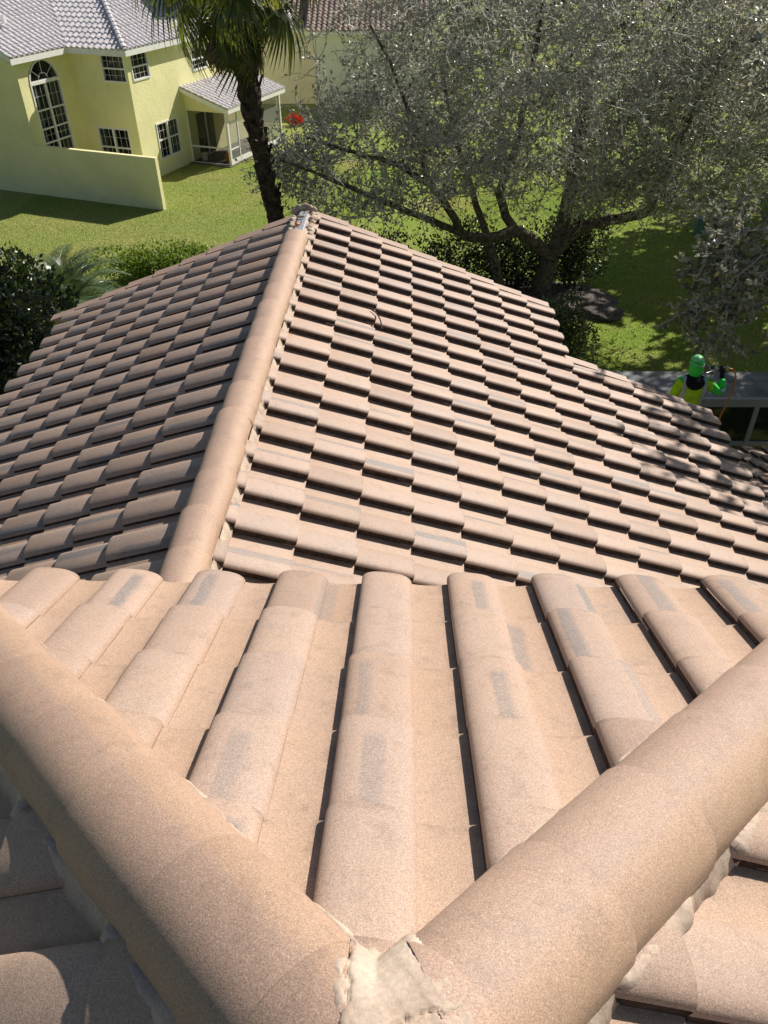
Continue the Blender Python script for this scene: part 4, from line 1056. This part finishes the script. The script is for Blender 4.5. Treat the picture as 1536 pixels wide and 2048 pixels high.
m = MB(); m.quad((SC+.004, PD0+.8, .1), (SC+.004, PD0+2.4, .1), (SC+.004, PD0+2.4, 2.1), (SC+.004, PD0+.8, 2.1)); m.build('porch_door', 'glass', yh)
m = MB(); m.box((SC+.006, PD0+1.55, .1), (SC+.05, PD0+1.65, 2.1)); m.build('door_frame', 'white', yh)
m = MB(); m.box((SC, PD0-.3, .002), (PS+.1, PD1+.1, .05)); m.build('porch_floor', 'mulch', yh)
def yloc(s, d, z=0): return YB+Vector((.93789*s+.34693*d, -.34693*s+.93789*d, z))
tub = MB(); tub.box((-.16, -.14, 0), (.16, .14, .34)); tub.box((-.10, -.09, .34), (.10, .09, .46)); o = tub.build('watering_can', 'orange'); bevel(o, .03); o.location = yloc(-1.4, 7.9, .05)
tag(o, 'small orange plastic can standing inside the screened porch', 'can')
pot = MB(); pot.tube([(0, 0, 0), (0, 0, .3), (0, 0, .34)], [.13, .17, .18], 12); o = pot.build('plant_pot', 'offwhite'); o.location = yloc(-2.75, 7.75, .05); tag(o, 'grey plant pot in the porch beside the house wall', 'pot')
# free-standing yellow wall
gw = tag(empty('garden_wall', YB, YR), 'long pale yellow garden wall in shade in front of the yellow house', 'wall')
m = MB(); m.add([(SA-.0, .0, 0), (0, 0, 0), (0, 0, 2.13), (SA, 0, 2.13), (SA, .2, 0), (0, .2, 0), (0, .2, 2.13), (SA, .2, 2.13)], [(0, 1, 2, 3), (7, 6, 5, 4), (1, 5, 6, 2), (3, 2, 6, 7)])
o = m.build('wall_panel', 'paleyellow', gw); o.location = (0, -.012, 0)
# red flowers by the porch
shrub('red_flower_bush', tuple(yloc(-2.0, 16.5))[:2], (.55, .5, .55), 700, 'red', (.08, .13), 'red flowering bush beside the screened porch', 'bush', lumps=6)

# ------------------------------------------------------------------ pale house behind
ph = tag(empty('pale_house', (-5.8, 56, 0)), 'pale house with brown tile roof behind the palm and tree', 'house')
m = MB(); m.box((0, 0, 0), (7.0, 10, 4.25)); m.build('wall', 'offwhite', ph)
m = MB(); m.box((-7.5, 1.2, 0), (-.02, 10, 4.25)); m.build('wall', 'cream', ph)
m = MB(); m.box((-.08, -.06, 0), (.05, .04, 4.2)); m.build('downpipe', 'white', ph)
PSL = .42; pc = 1/math.sqrt(1+PSL*PSL)
far_roof('roof', (-.45, -.5, 4.28), (1, 0, 0), (0, pc, PSL*pc), 7.9, 6.2, [], ph, 'redroof', .33, .36)
far_roof('roof', (-8.2, .6, 4.28), (1, 0, 0), (0, pc, PSL*pc), 8.0, 5.2, [((-.44, 0, 0), (1, 0, 0))], ph, 'redroof', .33, .36)
m = MB(); m.box((-.5, -.56, 4.08), (7.4, -.50, 4.27)); m.build('fascia', 'white', ph)
m = MB(); m.box((-8.2, .54, 4.08), (-.52, .60, 4.27)); m.build('fascia', 'white', ph)
for u in ():
    window((0, 0, 0), X_, (0, -1, 0), u, u+1.5, 1.0, 2.6, ph, 2, .5, (2, 2), 0)

# ------------------------------------------------------------------ utility box
ub = MB(); ub.box((-.17, -.15, 0), (.17, .15, .62)); ub.box((-.19, -.17, .62), (.19, .17, .68)); o = bevel(ub.build('utility_box', 'utility'), .02); o.location = (11.53, 31.45, 0)
tag(o, 'small teal utility box standing on the far right lawn', 'box')

# ------------------------------------------------------------------ screened patio on the right
sp = tag(empty('screened_patio', (7, 12.8, 0)), 'dark screened patio enclosure with pale flat roof behind the worker', 'enclosure')
def sb(m, name, mt):
    o = m.build(name, mt, sp); o.matrix_parent_inverse = Matrix.Translation((-7, -12.8, 0)); return o
m = MB(); m.box((3.6, 12.33, 3.46), (10.5, 13.3, 3.52)); sb(m, 'roof_panel', 'panel')
m = MB(); m.box((3.6, 12.24, 3.38), (10.5, 12.325, 3.535)); sb(m, 'gutter_beam', 'alu')
for x in (4.2, 6.27, 8.4, 10.4):
    m = MB(); m.box((x-.04, 12.25, 0), (x+.04, 12.32, 3.38)); sb(m, 'post', 'alu')
m = MB(); m.box((3.6, 12.26, 2.55), (10.5, 12.31, 2.65)); sb(m, 'rail', 'alu')
m = MB(); m.box((3.6, 12.26, .95), (10.5, 12.31, 1.03)); sb(m, 'rail', 'alu')
m = MB(); m.quad((3.6, 12.285, 0), (10.5, 12.285, 0), (10.5, 12.285, 3.38), (3.6, 12.285, 3.38)); sb(m, 'screen', 'screen_dark')
m = MB(); m.quad((3.6, 13.28, 0), (10.5, 13.28, 0), (10.5, 13.28, 3.45), (3.6, 13.28, 3.45)); sb(m, 'screen', 'screen_dark')

# ------------------------------------------------------------------ the worker on the low roof
def skin(name, verts, edges, rad, root=0, sub=2):
    me = bpy.data.meshes.new(name); me.from_pydata(verts, edges, []); o = bpy.data.objects.new(name, me); C.objects.link(o)
    md = o.modifiers.new('s', 'SKIN'); md.use_smooth_shade = True
    for i, r in enumerate(rad):
        d = me.skin_vertices[0].data[i]; d.radius = r if isinstance(r, tuple) else (r, r)
    me.skin_vertices[0].data[root].use_root = True
    s_ = o.modifiers.new('u', 'SUBSURF'); s_.levels = sub; s_.render_levels = sub
    dg = bpy.context.evaluated_depsgraph_get(); ev = o.evaluated_get(dg); out = bpy.data.meshes.new_from_object(ev)
    bpy.data.objects.remove(o); out.name = name
    out.polygons.foreach_set('use_smooth', [True]*len(out.polygons)); return out
WX, WY = 4.20, 10.25
WB = Vector((WX, WY, 0)); wz = LE[1]+(LE[0]-WY)*math.tan(LD)+.04
WB.z = wz; DZ = .19
person = tag(empty('person', WB), 'worker in lime hi-vis jacket and green hood seen from behind, arm raised', 'person')
def wp(me, name, mt):
    me.materials.clear(); me.materials.append(M[mt]); return link(bpy.data.objects.new(name, me), person)
# local coordinates: z up from the roof, facing +Y (back to the camera)
bv = [(0, 0, .92), (0, .0, 1.15), (0, .01, 1.36), (0, .02, 1.47), (0, .04, 1.60), (0, .05, 1.68),
      (-.10, 0, .86), (-.12, .03, .48), (-.13, -.02, .10), (-.13, .12, .04), (.10, 0, .86), (.12, .03, .48), (.13, -.02, .10), (.13, .12, .04),
      (-.19, 0, 1.40), (-.22, .02, 1.13), (-.21, .09, .90), (-.20, .12, .80), (.19, 0, 1.40), (.42, -.02, 1.20), (.44, .11, 1.40), (.44, .15, 1.47)]
bv = [(x, y+(.08 if .4 < z < .5 else 0), z-(DZ if z > .78 else DZ*.45 if z > .3 else 0)) for x, y, z in bv]
be = [(0, 1), (1, 2), (2, 3), (3, 4), (4, 5), (0, 6), (6, 7), (7, 8), (8, 9), (0, 10), (10, 11), (11, 12), (12, 13), (2, 14), (14, 15), (15, 16), (16, 17), (2, 18), (18, 19), (19, 20), (20, 21)]
br = [(.15, .11), (.14, .10), (.16, .10), .062, (.075, .09), (.07, .085), .085, .06, .048, .045, .085, .06, .048, .045, .06, .045, .035, .03, .06, .045, .035, .032]
wp(skin('body', bv, be, br), 'body', 'navy')
jv = [(0, 0, .80), (0, 0, .95), (0, 0, 1.15), (0, .01, 1.33), (0, .015, 1.42), (-.17, .005, 1.375), (-.235, .015, 1.16), (-.225, .07, .93), (.17, .005, 1.375), (.43, -.02, 1.19), (.445, .10, 1.39)]
je = [(0, 1), (1, 2), (2, 3), (3, 4), (3, 5), (5, 6), (6, 7), (3, 8), (8, 9), (9, 10)]
jr = [(.185, .14), (.19, .14), (.195, .145), (.20, .135), (.10, .10), .088, .070, .058, .088, .074, .060]
jv = [(x, y, z-DZ) for x, y, z in jv]
jm = skin('jacket', jv, je, jr, 1, 3); jk = wp(jm, 'jacket', 'hivis')
jm.materials.append(M['hivis_green'])
for p in jm.polygons:
    c = p.center+Vector((0, 0, DZ))
    if c.x > .27 and (c.z > 1.20 or c.x > .43) or c.z > 1.415: p.material_index = 1
def band(name, test, mt, off=.006):
    fs = [p for p in jm.polygons if test(p.center+Vector((0, 0, DZ)))]; par = {}
    def find(a):
        while par.setdefault(a, a) != a: a = par[a]
        return a
    for p in fs:
        for v in p.vertices[1:]: par[find(v)] = find(p.vertices[0])
    comp = {}
    for p in fs: comp.setdefault(find(p.vertices[0]), []).append(p)
    for ps in comp.values():
        if len(ps) < 6: continue
        m = MB(); ids = {}
        for p in ps:
            for v in p.vertices:
                if v not in ids: ids[v] = len(m.v); m.v.append(tuple(jm.vertices[v].co+jm.vertices[v].normal*off))
            m.f.append(tuple(ids[v] for v in p.vertices))
        m.build(name, mt, jk, True)
band('reflective_band', lambda c: abs(c.z-1.0) < .027 and abs(c.x) < .235, 'silver')
band('reflective_band', lambda c: .115 < c.x < .17 and c.z > 1.0 and c.y < .05, 'silver')
band('reflective_band', lambda c: -.17 < c.x < -.115 and c.z > 1.0 and c.y < .05, 'silver')
band('reflective_band', lambda c: c.x > .40 and 1.245 < c.z < 1.28, 'silver')
band('reflective_band', lambda c: c.x < -.20 and 1.13 < c.z < 1.07, 'silver')
def loft(rings, n=20):
    m = MB()
    for (cx, cy, z, rx, ry) in rings:
        for j in range(n):
            a = 2*math.pi*j/n; m.v.append((cx+rx*math.cos(a), cy+ry*math.sin(a), z-DZ))
    for i in range(len(rings)-1):
        for j in range(n): m.f.append((i*n+j, i*n+(j+1) % n, (i+1)*n+(j+1) % n, (i+1)*n+j))
    m.f.append(tuple(range(n))[::-1]); m.f.append(tuple((len(rings)-1)*n+j for j in range(n))); return m
ho = loft([(0, -.10, 1.30, .05, .025), (0, -.105, 1.325, .09, .045), (0, -.095, 1.36, .125, .07), (0, -.06, 1.40, .145, .10), (0, -.03, 1.44, .13, .10), (0, .01, 1.475, .10, .09)]).build('hood', 'black_cloth', person, True)
hd_ = loft([(0, .03, 1.45, .075, .08), (0, .03, 1.50, .085, .095), (0, .035, 1.56, .098, .112), (0, .04, 1.62, .103, .118), (0, .04, 1.67, .099, .114), (0, .04, 1.715, .08, .095), (0, .04, 1.74, .045, .055), (0, .04, 1.748, .01, .01)]).build('balaclava', 'hivis_green', person, True)
cp = loft([(0, .05, 1.705, .092, .108), (0, .05, 1.72, .086, .102), (0, .05, 1.738, .072, .088), (0, .045, 1.758, .048, .058), (0, .045, 1.766, .01, .01)]).build('cap', 'capwhite', person, True)
st_ = MB(); st_.tube([(.103*math.cos(a), .040+.118*math.sin(a), 1.66-DZ+.018*math.sin(a*2)) for a in [2*math.pi*i/24 for i in range(25)]], .006, 6); st_.build('cap_strap', 'silver', person, True)
ns = lump('nose', (0, .158, 1.60-DZ), .022, 'skin', person, 1, (.8, 1, 1.2), 2)
for sx in (-1, 1): lump('ear', (sx*.102, .045, 1.605-DZ), .026, 'skin', person, 2, (.4, .8, 1.2), 2)
# gloved right hand gripping the wand: palm and five bent fingers
hv = [(.372, .13, 1.425), (.375, .145, 1.465), (.378, .155, 1.495)]; he = [(0, 1), (1, 2)]; hr = [(.034, .026), (.046, .028), (.042, .024)]
for i, dx in enumerate((-.036, -.012, .012, .034)):
    k = len(hv); hv += [(.378+dx, .165, 1.505), (.378+dx, .195, 1.515), (.378+dx, .205, 1.485), (.378+dx, .185, 1.470)]; he += [(2, k), (k, k+1), (k+1, k+2), (k+2, k+3)]; hr += [.012, .0115, .0105, .0095]
k = len(hv); hv += [(.335, .165, 1.470), (.335, .19, 1.485), (.345, .205, 1.495)]; he += [(1, k), (k, k+1), (k+1, k+2)]; hr += [.014, .012, .010]
hv = [(x+.07, y, z+.01-DZ) for x, y, z in hv]
wp(skin('glove', hv, he, hr, 0, 2), 'glove', 'glove')
wand = MB(); wand.tube([(WX+.23, WY+.185, wz+1.41-DZ), (WX+.37, WY+.18, wz+1.485-DZ), (WX+.53, WY+.175, wz+1.51-DZ)], .011, 8)
o = wand.build('spray_wand', 'steel', None, True); tag(o, 'short metal spray wand gripped in the raised gloved hand', 'wand')
hs = [(WX+0.530, WY+.175, wz+1.50-DZ), (WX+0.610, WY+.17, wz+1.47-DZ), (WX+0.665, WY+.16, wz+1.36-DZ), (WX+0.665, WY+.14, wz+1.16-DZ), (WX+0.625, WY+.13, wz+.92-DZ), (WX+0.580, WY+.12, wz+.62-DZ), (WX+0.570, WY+.10, wz+.30-DZ), (WX+0.570, WY+.0, wz+.10), (WX+.40, WY-.3, wz+.22), (WX+.1, WY-.9, wz+.46), (WX-.5, WY-1.6, wz+.76)]
q = subdiv(hs, 6, .002); o = MB().tube(q, .0125, 8).build('hose', 'hose', None, True); tag(o, 'orange hose hanging from the raised hand of the worker', 'hose')

# small dark strap lying on the gable tiles
def on_right(x, y, h): return Vector((x, y, RZ-(x-RX)*tG+h))
pts = [on_right(-.30, 6.52, .075), on_right(-.26, 6.46, .09), on_right(-.225, 6.38, .092), on_right(-.205, 6.30, .082), on_right(-.20, 6.25, .06)]
o = MB().tube(subdiv(pts, 5, .001), .006, 6).build('fallen_strap', 'rubber', None, True); tag(o, 'short curved black strap lying on the gable roof tiles near the ridge', 'strap')
